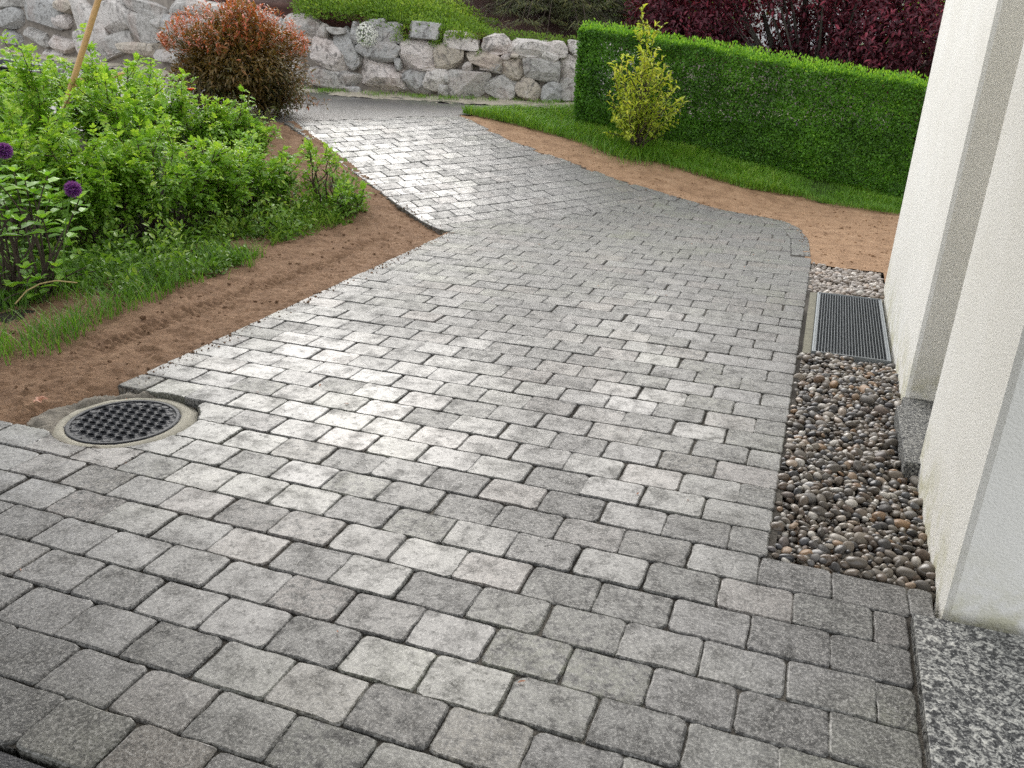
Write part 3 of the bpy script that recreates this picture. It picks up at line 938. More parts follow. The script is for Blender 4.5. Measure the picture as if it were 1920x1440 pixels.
# ------------------------------------------------------------------ the house and its steps
house = empty('house', (1.17, 1.0, 0))
tag(house, 'cream plastered house wall with projecting piers along the gravel strip', 'house')
def hpart(name, lo, hi, r=.012, mat='plaster', lean=True):
    b = Buf(); bevel_box(b, lo, hi, r, UP if lean else None)
    return set_parent(b.build(name, MAT[mat]), house)
hpart('pier', (1.172, .385, -.25), (2.6, 1.5, 5.6), .018)
hpart('wall', (1.162, 2.25, -.25), (9.0, 4.66, 5.6), .018)
hpart('recess_wall', (1.9, 1.49, -.25), (2.3, 2.26, 5.6))
hpart('unseen_shade_roof', (-5.4, -4.6, 2.53), (1.16, 1.45, 2.75), .02)  # unseen roof, reaching this far forward to darken the near pavers
hpart('shade_roof_post', (-5.35, .9, -.1), (-5.1, 1.15, 2.528))  # unseen post added to carry the shading roof
st = empty('granite_step', (1.07, 0, 0)); tag(st, 'polished speckled black and white granite slab beside the nearest pavers', 'step')
b = Buf(); bevel_box(b, (1.072, -3.0, -.12), (2.6, .322, .04), .003); set_parent(b.build('slab', MAT['granite']), st)
sl = empty('granite_sill', (1.12, 1.5, 0)); tag(sl, 'rough grey granite sill block between the two house piers above the pebbles', 'sill')
b = Buf(); bevel_box(b, (1.112, 1.425, -.1), (1.885, 2.085, .06), .004); set_parent(b.build('block', MAT['granite_rough']), sl)
b = Buf(); bevel_box(b, (1.15, 2.087, -.1), (1.885, 2.247, .05), .004); set_parent(b.build('block', MAT['granite_rough']), sl)

# ------------------------------------------------------------------ light well with its grate
gr = empty('light_well_grate', (.9, 3.66, 0)); tag(gr, 'steel mesh grate over a light well between the pebbles and the house wall', 'grate')
g0, g1 = at_z(1510, 657, .0), at_z(1515, 547, .0)
X0, X1, Y0, Y1 = .70, 1.135, 2.94, 4.36
def gpart(name, boxes, mat, r=None):
    b = Buf()
    for lo, hi in boxes:
        box(b, lo, hi) if r is None else bevel_box(b, lo, hi, r)
    return set_parent(b.build(name, MAT[mat]), gr)
gpart('shaft', [((X0, Y0, -1.0), (X1, Y1, -.6))], 'void')
gpart('concrete_rim', [((X0 - .068, Y0 - .01, -.7), (X0 - .004, Y1 + .01, -.012)), ((X0 - .068, Y1 + .012, -.7), (X1 + .02, Y1 + .07, -.02))], 'conc_dark', .004)
e = .006
gpart('frame', [((X0 - .003, Y0, -.05), (X0 + e, Y1, .004)), ((X1 - e, Y0, -.05), (X1 + .002, Y1, .004)), ((X0 + e, Y0, -.05), (X1 - e, Y0 + e, .004)), ((X0 + e, Y1 - e, -.05), (X1 - e, Y1, .004))], 'galv')
gpart('frame_flange', [((X0 + e + .001, Y0 + e, -.05), (X0 + .016, Y1 - e, -.003)), ((X1 - .016, Y0 + e, -.05), (X1 - e - .001, Y1 - e, -.003)), ((X0 + .017, Y0 + e, -.05), (X1 - .017, Y0 + .016, -.003)), ((X0 + .017, Y1 - .016, -.05), (X1 - .017, Y1 - e, -.003))], 'galv')
bars = np.linspace(X0 + .018, X1 - .018, 24)
o = gpart('bearing_bars', [((x - .0012, Y0 + .017, -.028), (x + .0012, Y1 - .017, .0)) for x in bars], 'galv_mid'); o['kind'] = 'stuff'
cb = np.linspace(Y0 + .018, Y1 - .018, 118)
o = gpart('cross_bars', [((X0 + .017, y - .0009, -.018), (X1 - .017, y + .0009, -.0015)) for y in cb], 'galv_shaded'); o['kind'] = 'stuff'

# ------------------------------------------------------------------ pebble strip
def ico(sub):
    bm_v = [(-1, PHI, 0), (1, PHI, 0), (-1, -PHI, 0), (1, -PHI, 0), (0, -1, PHI), (0, 1, PHI), (0, -1, -PHI), (0, 1, -PHI), (PHI, 0, -1), (PHI, 0, 1), (-PHI, 0, -1), (-PHI, 0, 1)]
    f = [(0, 11, 5), (0, 5, 1), (0, 1, 7), (0, 7, 10), (0, 10, 11), (1, 5, 9), (5, 11, 4), (11, 10, 2), (10, 7, 6), (7, 1, 8), (3, 9, 4), (3, 4, 2), (3, 2, 6), (3, 6, 8), (3, 8, 9), (4, 9, 5), (2, 4, 11), (6, 2, 10), (8, 6, 7), (9, 8, 1)]
    V = [np.array(v, float) / np.linalg.norm(v) for v in bm_v]
    for _ in range(sub):
        mid, nf = {}, []
        def mp_(a, b_):
            k = (min(a, b_), max(a, b_))
            if k not in mid:
                q = V[a] + V[b_]; V.append(q / np.linalg.norm(q)); mid[k] = len(V) - 1
            return mid[k]
        for a, b_, c_ in f:
            x, y, z = mp_(a, b_), mp_(b_, c_), mp_(c_, a)
            nf += [(a, x, z), (b_, y, x), (c_, z, y), (x, y, z)]
        f = nf
    return np.array(V), np.array(f)
PHI = (1 + 5 ** .5) / 2
I1, F1 = ico(1); I2, F2 = ico(2)
def pebble(V, seed):
    g = np.random.default_rng(seed)
    s = np.array([1, g.uniform(.6, .9), g.uniform(.38, .68)])
    W = V * (1 + .13 * vnoise(V[:, 0] * 1.3 + seed, V[:, 1] * 1.3, V[:, 2] * 1.3, seed)[:, None])
    W = np.sign(W) * np.abs(W) ** g.uniform(.82, 1.0)
    return W * s
gb = sheet('gravel_bed', np.array([(RX, .53), (1.2, .53), (1.2, 5.45), (RX, 5.45)]), .04, lambda X, Y: -.055 + .006 * fbm(X * 9, Y * 9, 0, 5), MAT['mulch'], hole=lambda X, Y: (X > X0 - .06) & (Y > Y0 - .01) & (Y < Y1 + .06))
pv1 = [pebble(I1, 300 + i) for i in range(24)]
pv2 = []
for i in range(24):
    V = pebble(I2, 300 + i); b = Buf(); b.add(V, F2, 0.0); pv2.append(b.mesh('pebble', MAT['pebble'], True))
pts = []
grid = {}
def try_pt(x, y, z, r, layer):
    k = (int(x / .06), int(y / .06))
    for a in (-1, 0, 1):
        for b_ in (-1, 0, 1):
            for (qx, qy, qr) in grid.get((k[0] + a, k[1] + b_, layer), ()):
                if (qx - x) ** 2 + (qy - y) ** 2 < (.80 * (qr + r)) ** 2: return False
    grid.setdefault((*k, layer), []).append((x, y, r))
    pts.append((x, y, z, r)); return True
for layer, z0 in ((0, -.04), (1, -.022), (2, -.006)):
    for k in range(26000 if layer < 2 else 12000):
        x = rng.uniform(RX + .005, 1.165); y = rng.uniform(.55, 5.4)
        r = float(np.clip(rng.lognormal(math.log(.0175), .3), .010, .032))
        if y > 5.1 + .25 * rng.random(): continue
        if x < RX + r * .7: continue
        if y < .545 + r * .8: continue
        if X0 - .075 < x and Y0 - .018 < y < Y1 + .075: continue
        if x > 1.105 and 1.42 < y < 2.1: continue
        if layer == 2 and vnoise(x * 6, y * 6, 0, 77) < -.05: continue
        try_pt(x, y, z0 + rng.normal(0, .003), r, layer)
pts = np.array(pts)
px_, py_, pz_ = to_px(pts[:, :3])
vis = (px_ < 1900) & (py_ < 1430)
score = np.where(vis, pts[:, 3] / pz_ + .004 * (pts[:, 2] + .03) / .02, 0) * np.where(pts[:, 2] > -.03, 1, .2)
big = set(np.argsort(-score)[:300].tolist())
rest = Buf()
for i, (x, y, z, r) in enumerate(pts):
    R_ = Matrix.Rotation(rng.uniform(0, 6.28), 3, 'Z') @ Matrix.Rotation(rng.normal(0, .35), 3, 'X') @ Matrix.Rotation(rng.normal(0, .35), 3, 'Y')
    if rng.random() < .12: R_ = Matrix.Rotation(rng.uniform(0, 6.28), 3, 'Z') @ Matrix.Rotation(rng.uniform(.8, 1.6), 3, 'X')
    s = r * 1.22
    dry = 1.0 if y > 3.8 else .0
    if i in big:
        o = bpy.data.objects.new('pebble', pv2[i % 24])
        o.matrix_basis = Matrix.Translation((x, y, z)) @ (R_ @ Matrix.Diagonal((s, s, s))).to_4x4()
        link(o, gb)
    else:
        V = pv1[i % 24] @ np.array(R_).T * s + np.array([x, y, z])
        rest.add(V, F1, dry)
o = rest.build('pebbles', MAT['pebble'], gb, True); o['kind'] = 'stuff'

# ------------------------------------------------------------------ boulder wall
def at_wall(px, py, off=0.0):
    d = ray(px, py); best = None
    for a, b_ in zip(WL[:-1], WL[1:]):
        t = b_ - a; L = np.linalg.norm(t); t = t / L; n = np.array([t[1], -t[0]])
        den = d[:2] @ n
        if abs(den) < 1e-6: continue
        s = ((a - CAM[:2]) @ n + off) / den
        if s <= 0: continue
        p = CAM + d * s; k = (p[:2] - a) @ t
        if -.01 <= k <= L + .01 and (best is None or s < best[0]): best = (s, p, t)
    return best
wallo = empty('stone_wall', (-5.5, 11, 0)); tag(wallo, 'low retaining wall of big pale boulders set in mortar across the road', 'stone wall')
core = Buf()
for i in range(len(WL) - 1):
    a, b_ = WL[i], WL[i + 1]
    K = max(1, int(np.linalg.norm(b_ - a) / .25))
    for k in range(K):
        p, q = a + (b_ - a) * k / K, a + (b_ - a) * (k + 1) / K
        t = unit((b_ - a)[None])[0]; n = np.array([t[1], -t[0]])
        za, zb = float(road_z(*p)) - .3, float(road_z(*q)) - .3
        ta, tb = float(wall_top(p[0])) - .17, float(wall_top(q[0])) - .17
        V = []
        for pp, z0, z1 in ((p, za, ta), (q, zb, tb)):
            V += [(*(pp + n * .1), z0), (*(pp + n * .13), z1), (*(pp + n * .5), z1 + .02), (*(pp + n * .5), z0)]
        core.add(V, [(0, 1, 5, 4), (1, 2, 6, 5), (2, 3, 7, 6)][::1])
o = core.build('mortar', MAT['wall_mortar'], None); set_parent(o, wallo)
BL = [  # centre x, centre y, width, height in the photograph, tilt
 (15, 4, 46, 26, 0), (15, 33, 37, 35, 0), (15, 71, 37, 28, 2), (72, 25, 66, 58, 8), (58, 66, 46, 26, 8), (123, 12, 46, 25, -4), (115, 40, 20, 28, 0), (160, 47, 66, 62, 35),
 (208, 28, 52, 62, -20), (262, 14, 68, 26, 6), (260, 52, 74, 52, 5), (200, 88, 70, 38, -15), (168, 108, 34, 26, 0), (262, 94, 70, 26, 0), (150, 85, 26, 40, 20), (112, 84, 50, 30, 5), (90, 102, 40, 18, 0),
 (360, 18, 116, 34, 2), (365, 62, 126, 56, 0), (432, 22, 30, 12, 8), (470, 38, 100, 36, 6), (295, 46, 20, 20, 0), (345, 108, 90, 34, 0), (440, 78, 70, 40, 0), (505, 85, 60, 50, 10), (430, 122, 80, 40, 0), (520, 128, 70, 44, 0),
 (571, 50, 66, 36, 10), (606, 58, 16, 26, 20), (575, 72, 18, 13, 10), (577, 91, 15, 18, 20), (622, 103, 74, 50, 22), (652, 88, 38, 66, -38), (630, 58, 32, 12, 3), (668, 64, 22, 40, -10), (710, 97, 74, 35, 2), (708, 143, 94, 58, 2),
 (626, 150, 92, 36, 8), (733, 62, 34, 34, 0), (792, 58, 54, 30, 4), (788, 102, 72, 54, 0), (747, 122, 11, 22, 0), (782, 151, 62, 42, 8), (817, 150, 38, 42, 20), (700, 58, 40, 40, 0),
 (866, 75, 62, 30, 4), (842, 107, 52, 46, -6), (928, 85, 58, 38, -8), (904, 110, 66, 26, 16), (919, 127, 42, 17, 8), (993, 92, 78, 34, 6), (1046, 92, 38, 27, 4), (951, 106, 19, 10, 0), (966, 104, 15, 8, 0), (961, 129, 50, 40, 0),
 (1014, 134, 62, 39, 2), (1032, 109, 30, 18, 20), (876, 125, 18, 16, 0), (878, 157, 78, 50, -2), (838, 147, 11, 19, 0), (942, 164, 58, 44, 12), (990, 168, 48, 38, 25), (1033, 173, 36, 36, 10), (1075, 128, 50, 50, 0), (1080, 168, 60, 40, 0), (1090, 92, 50, 26, 5), (1130, 150, 60, 70, 0), (1140, 100, 60, 34, 0), (1200, 130, 70, 60, 0),
 (-40, 20, 60, 50, 0), (-45, 68, 56, 36, 0), (832, 170, 20, 24, 0), (663, 170, 30, 16, 0), (560, 172, 60, 16, 0), (480, 152, 70, 24, 0), (400, 142, 60, 22, 0)]
for i, (cx, cy, w, h, tilt) in enumerate(BL):
    hit = at_wall(cx, cy)
    if hit is None: continue
    s, p, t = hit
    dist = s
    g = np.random.default_rng(500 + i)
    W2, H2 = w / F * dist * .5 * 1.19, h / F * dist * .5 * 1.17
    W2 /= max(.5, abs(unit(ray(cx, cy)[None, :2])[0] @ np.array([t[1], -t[0]])))
    D2 = float(np.clip(.5 * (W2 + H2) * .8, .1, .3))
    V = np.sign(I2) * np.abs(I2) ** g.uniform(.28, .55)
    nz = fbm(I2[:, 0] * 1.1 + i, I2[:, 1] * 1.1, I2[:, 2] * 1.1, 600 + i, 3)
    V = V * (1 + .13 * nz[:, None])
    # a few flat cleavage faces
    for k in range(9):
        n_ = unit(g.normal(size=(1, 3)))[0]; dcut = g.uniform(.78, 1.0)
        ex = np.maximum(0, V @ n_ - dcut); V = V - ex[:, None] * n_
    V = V / np.abs(V).max(0)
    ti = math.radians(tilt)
    V = V * np.array([W2, D2, H2])
    V = np.column_stack([V[:, 0] * math.cos(ti) + V[:, 2] * math.sin(ti), V[:, 1], -V[:, 0] * math.sin(ti) + V[:, 2] * math.cos(ti)])
    b = Buf(); b.add(V, F2); me = b.mesh('boulder', MAT['boulder'], False)
    o = bpy.data.objects.new('boulder', me)
    n = np.array([t[1], -t[0]])
    m4 = Matrix.Identity(4)
    ex_, ey_ = -t, n
    for r_ in range(2):
        m4[r_][0] = ex_[r_]; m4[r_][1] = ey_[r_]
    c = p[:2] + n * (D2 - .06 - .05 * g.random())
    m4[0][3], m4[1][3], m4[2][3] = c[0], c[1], p[2]
    link(o, wallo); o.matrix_parent_inverse = Matrix.Translation(-wallo.location); o.matrix_basis = m4

# ------------------------------------------------------------------ plants
def bez(a, b_, c, n=8):
    t = np.linspace(0, 1, n)[:, None]
    return (1 - t) ** 2 * a + 2 * t * (1 - t) * b_ + t * t * c
def compound(L, P, D, size, tint, leaflets=7, wr=.62):
    """a feathered leaf: pairs of leaflets along a midrib and one at the tip"""
    D = unit(D[None])[0]
    A = np.cross(D, [0, 0, 1.0]); A = A / (np.linalg.norm(A) + 1e-6)
    Nn = np.cross(A, D); rl = size * 1.9
    prs = (leaflets - 1) // 2
    for k in range(prs):
        f = .35 + .55 * k / max(1, prs - 1) if prs > 1 else .6
        q = P + D * rl * f + np.array([0, 0, -.12 * rl * f * f])
        for s in (-1, 1):
            d = A * s * .85 + D * .55 + Nn * rng.normal(.05, .2)
            L.add(q, d, Nn + rng.normal(0, .25, 3), size * rng.uniform(.8, 1.1), wr, tint)
    L.add(P + D * rl + np.array([0, 0, -.12 * rl]), D + np.array([0, 0, -.3]), Nn + rng.normal(0, .25, 3), size * 1.1, wr, tint)

def rose(base, height, spread, ncane, label, leaf=.032, seed=0, tintb=0.0, dens=1.0, lean=None, bare=.2, group='rose bushes in the garden bed'):
    t = empty('rose_bush', base); tag(t, label, 'rose bush', group)
    L, S = Leaves(), Buf()
    base = np.array(base, float)
    for c in range(ncane):
        a = rng.uniform(0, 2 * np.pi); rr = spread * math.sqrt(rng.random())
        out = np.array([math.cos(a), math.sin(a), 0])
        h = height * rng.uniform(.62, 1.0) * (1 - .18 * rr / spread)
        b0 = base + out * rr * .3
        if lean is not None: out = out * .6 + np.array([*lean, 0])
        top = base + out * rr * 1.05 + np.array([0, 0, h])
        pth = bez(b0, b0 + out * rr * .25 + np.array([0, 0, h * .55]), top, 9)
        pth[1:-1] += rng.normal(0, .012, (7, 3))
        tube(S, pth, np.linspace(.009, .0035, 9), 5)
        twigs = [(pth, .36)]
        for k in range(rng.integers(2, 5)):
            j = rng.integers(3, 8); q = pth[j]
            d = unit((out * .7 + rdir(1)[0] * .8 + np.array([0, 0, .8]))[None])[0]
            ln = rng.uniform(.12, .3) * height
            tw = bez(q, q + d * ln * .5, q + d * ln * .9 + np.array([0, 0, .2 * ln]), 6)
            tube(S, tw, np.linspace(.005, .002, 6), 4); twigs.append((tw, .1))
        for tw, st0 in twigs:
            ln = np.linalg.norm(np.diff(tw, axis=0), axis=1).sum()
            nn = max(3, int(ln * (1 - st0) / .0165 * dens))
            for f in np.linspace(st0, 1, nn) + rng.normal(0, .01, nn):
                f = float(np.clip(f, 0, 1)); x = f * (len(tw) - 1); i = min(int(x), len(tw) - 2)
                p = tw[i] + (tw[i + 1] - tw[i]) * (x - i)
                zrel = (p[2] - base[2]) / height
                if zrel < bare and rng.random() < (.6 if bare < .3 else 1): continue
                d = unit((rdir(1)[0] + out * .45 + np.array([0, 0, .35 if f < .9 else .9]))[None])[0]
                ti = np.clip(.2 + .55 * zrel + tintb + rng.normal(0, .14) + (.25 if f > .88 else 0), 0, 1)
                compound(L, p, d, leaf * rng.uniform(.7, 1.15) * (.75 if f > .93 else 1), ti, 7 if rng.random() < .6 else 5)
    o = S.build('canes', MAT['cane'], None); set_parent(o, t)
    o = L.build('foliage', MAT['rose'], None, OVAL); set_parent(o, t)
    return t

def blades(L, P, h, lean, wr, tint):
    n = len(P); a = rng.uniform(0, 2 * np.pi, n)
    D = np.column_stack([np.cos(a) * lean, np.sin(a) * lean, np.ones(n)])
    N = np.column_stack([-np.cos(a), -np.sin(a), np.full(n, .3)])
    L.add(P, D, N, h, wr, tint)

# hedge
hA, hB = ground(1075, 236), ground(1735, 382)
hd = unit((hB - hA)[None, :2])[0]; hn = np.array([-hd[1], hd[0]])
if hn @ (hA[:2] - CAM[:2]) < 0: hn = -hn
HL = np.linalg.norm((hB - hA)[:2]) + 1.2
hedge = empty('hedge', tuple((hA + hB) / 2)); tag(hedge, 'clipped box-shaped green hedge with bright new growth along its top', 'hedge')
HT, HH = .75, 1.28
L = Leaves()
def hedge_pt(u, v, w):         # along, across (0 front .. 1 back), height 0..1
    x = hA[0] + hd[0] * u * HL + hn[0] * v * HT; y = hA[1] + hd[1] * u * HL + hn[1] * v * HT
    g = hA[2] + (hB[2] - hA[2]) * u * HL / (HL - 1.2)
    wob = .06 * fbm(u * 11, w * 3.5, v * 3, 5) + .03 * fbm(u * 40, w * 9, 0, 15, 2)
    return np.column_stack([x - hn[0] * wob, y - hn[1] * wob, g + w * (HH + .035 * vnoise(u * 14, v * 3) + .02 * vnoise(u * 45, v * 6)) - .02])
def hleaf(n, u, v, w, nrm, tint, size=.04, up=.25):
    P = hedge_pt(u, v, w)
    D = rdir(n) + np.array([0, 0, up]) + nrm * .5
    L.add(P, D, nrm + rdir(n) * .55, size * rng.uniform(.7, 1.25, n), .55, tint)
n3 = np.array([-hn[0], -hn[1], .15]); ne = np.array([-hd[0], -hd[1], .1])
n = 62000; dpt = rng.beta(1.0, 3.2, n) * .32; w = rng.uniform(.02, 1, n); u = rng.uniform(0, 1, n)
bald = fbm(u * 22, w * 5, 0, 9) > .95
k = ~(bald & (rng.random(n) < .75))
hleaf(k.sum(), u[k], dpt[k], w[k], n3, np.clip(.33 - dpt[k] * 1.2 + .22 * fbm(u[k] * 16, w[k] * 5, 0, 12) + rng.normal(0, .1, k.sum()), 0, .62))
n = 7500; dpt = rng.beta(1, 3, n) * .03; w = rng.uniform(.02, 1, n)
hleaf(n, dpt, rng.random(n), w, ne, np.clip(.28 + rng.normal(0, .12, n), 0, .6))
n = 17000; u = rng.random(n); v = rng.random(n)
w = 1 - rng.beta(1, 3, n) * .05 + .012 * fbm(u * 40, v * 4, 0, 2)
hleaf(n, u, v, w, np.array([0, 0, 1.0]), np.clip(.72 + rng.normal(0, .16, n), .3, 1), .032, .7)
n = 6500; u = rng.random(n); v = rng.beta(1, 2.2, n)
hleaf(n, u, v, 1.0 + rng.random(n) ** 2 * .075, np.array([0, 0, .4]), np.clip(.85 + rng.normal(0, .1, n), 0, 1), .034, 1.6)
n = 9000
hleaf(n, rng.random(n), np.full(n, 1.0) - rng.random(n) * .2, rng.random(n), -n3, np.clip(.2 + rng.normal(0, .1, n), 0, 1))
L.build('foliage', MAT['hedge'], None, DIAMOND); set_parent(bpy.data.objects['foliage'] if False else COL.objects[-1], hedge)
S = Buf()
for k in range(30):
    u = rng.random(); v = rng.uniform(.15, .85)
    p = hedge_pt(np.array([u]), np.array([v]), np.array([0.0]))[0]
    q = hedge_pt(np.array([np.clip(u + rng.normal(0, .02), 0, 1)]), np.array([np.clip(v + rng.normal(0, .25), .05, .95)]), np.array([rng.uniform(.7, .96)]))[0]
    tube(S, bez(p, (p + q) / 2 + rng.normal(0, .05, 3), q, 6), np.linspace(.011, .003, 6), 4)
set_parent(tag(S.build('twigs', MAT['bark'], None), kind='stuff'), hedge)

# golden shrub in front of the hedge
def branchy(base, height, spread, nmain, S, L, leaf, wr, tfun, dens, up=1.0, sub=(3, 7), rad=.011, crown0=.2):
    base = np.array(base, float)
    for c in range(nmain):
        a = 2 * np.pi * (c + rng.random() * .8) / nmain
        out = np.array([math.cos(a), math.sin(a), 0]) * spread * math.sqrt(rng.uniform(.05, 1))
        h = height * rng.uniform(.6, 1.0) * (1 - .3 * (np.linalg.norm(out) / spread) ** 2)
        top = base + out + np.array([0, 0, h])
        pth = bez(base + out * .06, base + out * .45 + np.array([0, 0, h * .45]), top, 10)
        pth[1:-1] += rng.normal(0, .018, (8, 3))
        tube(S, pth, np.linspace(rad, .003, 10), 5)
        tw = [(pth, .3)]
        for k in range(rng.integers(*sub)):
            j = rng.integers(2, 9); q = pth[j]
            d = unit((out / spread * .8 + rdir(1)[0] * .7 + np.array([0, 0, .7 * up]))[None])[0]
            ln = rng.uniform(.14, .34) * height * (1.1 - j / 12)
            p2 = bez(q, q + d * ln * .55, q + d * ln + np.array([0, 0, .12 * ln]), 6)
            tube(S, p2, np.linspace(.006, .002, 6), 4); tw.append((p2, .05))
        for p2, s0 in tw:
            ln = np.linalg.norm(np.diff(p2, axis=0), axis=1).sum()
            nn = max(4, int(ln * (1 - s0) * dens))
            for f in np.linspace(s0, 1, nn):
                x = f * (len(p2) - 1); i = min(int(x), len(p2) - 2); p = p2[i] + (p2[i + 1] - p2[i]) * (x - i)
                zrel = (p[2] - base[2]) / height
                if zrel < crown0: continue
                ax_ = unit((p2[i + 1] - p2[i])[None])[0]
                d = unit((rdir(1)[0] * .9 + ax_ * .7)[None])[0]
                L.add(p, d, np.array([0, 0, 1.0]) + rdir(1)[0] * .5, leaf * rng.uniform(.65, 1.2), wr, tfun(zrel, f))
ys_ = empty('golden_shrub', tuple(ground(1192, 288))); tag(ys_, 'open shrub with yellow-green leaves standing in front of the hedge', 'shrub')
S, L = Buf(), Leaves()
gb_ = ground(1192, 288)
branchy(gb_, 1.32, .62, 17, S, L, .075, .45, lambda z, f: np.clip(.3 + .42 * z + .25 * (f > .8) + rng.normal(0, .13), 0, 1), 52, 1.0, (5, 9), crown0=.06)
branchy(gb_ + np.array([.02, 0, .55]), 1.5, .17, 5, S, L, .075, .45, lambda z, f: np.clip(.62 + .2 * z + rng.normal(0, .12), 0, 1), 55, 1.6, (3, 5), .008)
set_parent(S.build('branches', MAT['bark'], None), ys_)
L.build_parts('leaf', MAT['yellow'], ys_, OVAL, 240, 'foliage')

# red-tipped bush by the road
rb = ground(500, 214); rbo = empty('red_tipped_bush', tuple(rb)); tag(rbo, 'rounded bush with red young leaf tips over dark foliage at the roadside', 'bush')
rc = np.array([*at_dist(445, 128, np.linalg.norm(rb - CAM) + .05)])
S, L = Buf(), Leaves()
n = 19000
d = rdir(n); d[:, 2] = np.where(d[:, 2] < -.85, -d[:, 2], d[:, 2])
rad = rng.beta(3.2, 1.35, n)
P = rc + d * rad[:, None] * np.array([.88, .8, .66]) * (1 + .26 * fbm(d[:, 0] * 2.4, d[:, 1] * 2.4, d[:, 2] * 2.4, 8)[:, None])
hz = (P[:, 2] - rc[2]) / .62
L.add(P, d * .6 + rdir(n) * .5 + np.array([0, 0, .1]), d * .4 + np.array([0, 0, .9]) + rdir(n) * .4, .088 * rng.uniform(.6, 1.2, n), .3, np.clip(.34 + .36 * hz + .25 * (rad - .75) + .18 * fbm(P[:, 0] * 4, P[:, 1] * 4, P[:, 2] * 4, 3) + rng.normal(0, .1, n), 0, 1))
n = 260                                             # upright red shoots
d = rdir(n); d[:, 2] = np.abs(d[:, 2]) * .8 + .25; d = unit(d)
for q, dd in zip(rc + d * np.array([.93, .83, .62]), d):
    for k in range(9):
        L.add(q + np.array([0, 0, .012 * k]) + dd * .01 * k, unit((rdir(1)[0] * np.array([1, 1, .3]) + np.array([0, 0, .55]))[None])[0], np.array([0, 0, 1.0]), rng.uniform(.06, .1), .26, np.clip(rng.normal(.9, .1), 0, 1))
# a loose side branch towards the road
for k in range(9):
    e0 = at_dist(575 + rng.uniform(-25, 40), 160 + rng.uniform(-30, 45), np.linalg.norm(rb - CAM) - .1)
    tw = bez(rb + np.array([0, 0, .25]), .5 * (rb + e0) + np.array([0, 0, .05]), e0, 9)
    tube(S, tw, np.linspace(.008, .002, 9), 4)
    for i in range(3, 9):
        m_ = 9; p = tw[i] + rng.normal(0, .035, (m_, 3))
        L.add(p, rdir(m_) + np.array([0, 0, -.3]), np.array([0, 0, 1.0]) + rdir(m_) * .5, .06 * rng.uniform(.6, 1.2, m_), .26, np.clip(rng.normal(.62, .16, m_), 0, 1))
for k in range(16):
    a = rng.uniform(0, 6.28); e0 = rc + np.array([math.cos(a) * .6, math.sin(a) * .55, rng.uniform(-.2, .3)])
    tube(S, bez(rb + rng.normal(0, .03, 3), rb + np.array([math.cos(a) * .2, math.sin(a) * .2, .3]), e0, 8), np.linspace(.02, .005, 8), 5)
set_parent(S.build('stems', MAT['bark'], None), rbo); set_parent(L.build('foliage', MAT['redbush'], None, LANCE), rbo)

# small spirea in front of it
sp = ground(455, 262); spo = empty('spirea_bush', tuple(sp)); tag(spo, 'low fine-leaved olive green bush at the foot of the red-tipped bush', 'bush')
S, L = Buf(), Leaves()
branchy(sp, .55, .42, 26, S, L, .022, .5, lambda z, f: np.clip(.3 + .5 * z + rng.normal(0, .16), 0, 1), 90, .9, (4, 8), .005, .1)
set_parent(S.build('stems', MAT['cane'], None), spo); set_parent(L.build('foliage', MAT['spirea'], None, DIAMOND), spo)

# roses: base pixel, height, spread, canes, label
ROSES = [
 ((112, 425), 1.62, .2, 4, 'tall single leafy rose shoot rising above the others near the tool handle', .1),
 ((25, 440), 1.25, .4, 8, 'rose bush cut by the left edge of the photo behind the hydrangea', .08),
 ((275, 400), 1.3, .3, 6, 'upright rose bush whose top meets the boulder wall', .12),
 ((92, 470), 1.12, .55, 13, 'rose bush with a tall leafy shoot at the left end of the bed', .1),
 ((205, 470), .98, .55, 17, 'rose bush behind the purple allium ball in the middle of the bed', .02),
 ((310, 452), 1.0, .55, 17, 'dense bright green rose bush standing in the centre of the bed', .0),
 ((408, 425), .8, .5, 15, 'rose bush right of the centre of the bed with bare brown canes below', .02),
 ((478, 398), .62, .4, 13, 'low rose bush spreading towards the brown soil strip', -.05),
 ((255, 330), 1.2, .6, 18, 'tall rose bush at the back below the boulder wall', .12),
 ((55, 330), 1.15, .6, 14, 'rose bush at the back in front of the wheelbarrow', .12),
 ((452, 318), .62, .42, 11, 'low rose bush in the gap before the red-tipped bush', .03),
 ((385, 330), .82, .5, 13, 'rose bush beside the orange flower in front of the red-tipped bush', .05)]
for i, (pb, h, sp_, nc, lab, tb) in enumerate(ROSES):
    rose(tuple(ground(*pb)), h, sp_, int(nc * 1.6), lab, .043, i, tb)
r1 = rose(tuple(ground(608, 392)), .72, .24, 5, 'thin young rose with dark stems alone on the soil by the paving corner', .045, 20, .08, .9, (.05, .1), .55, None)
r2 = rose(tuple(ground(658, 408)), .36, .2, 6, 'small dark green rose sprout at the very edge of the soil strip', .036, 21, -.12, .8, None, .1, None)

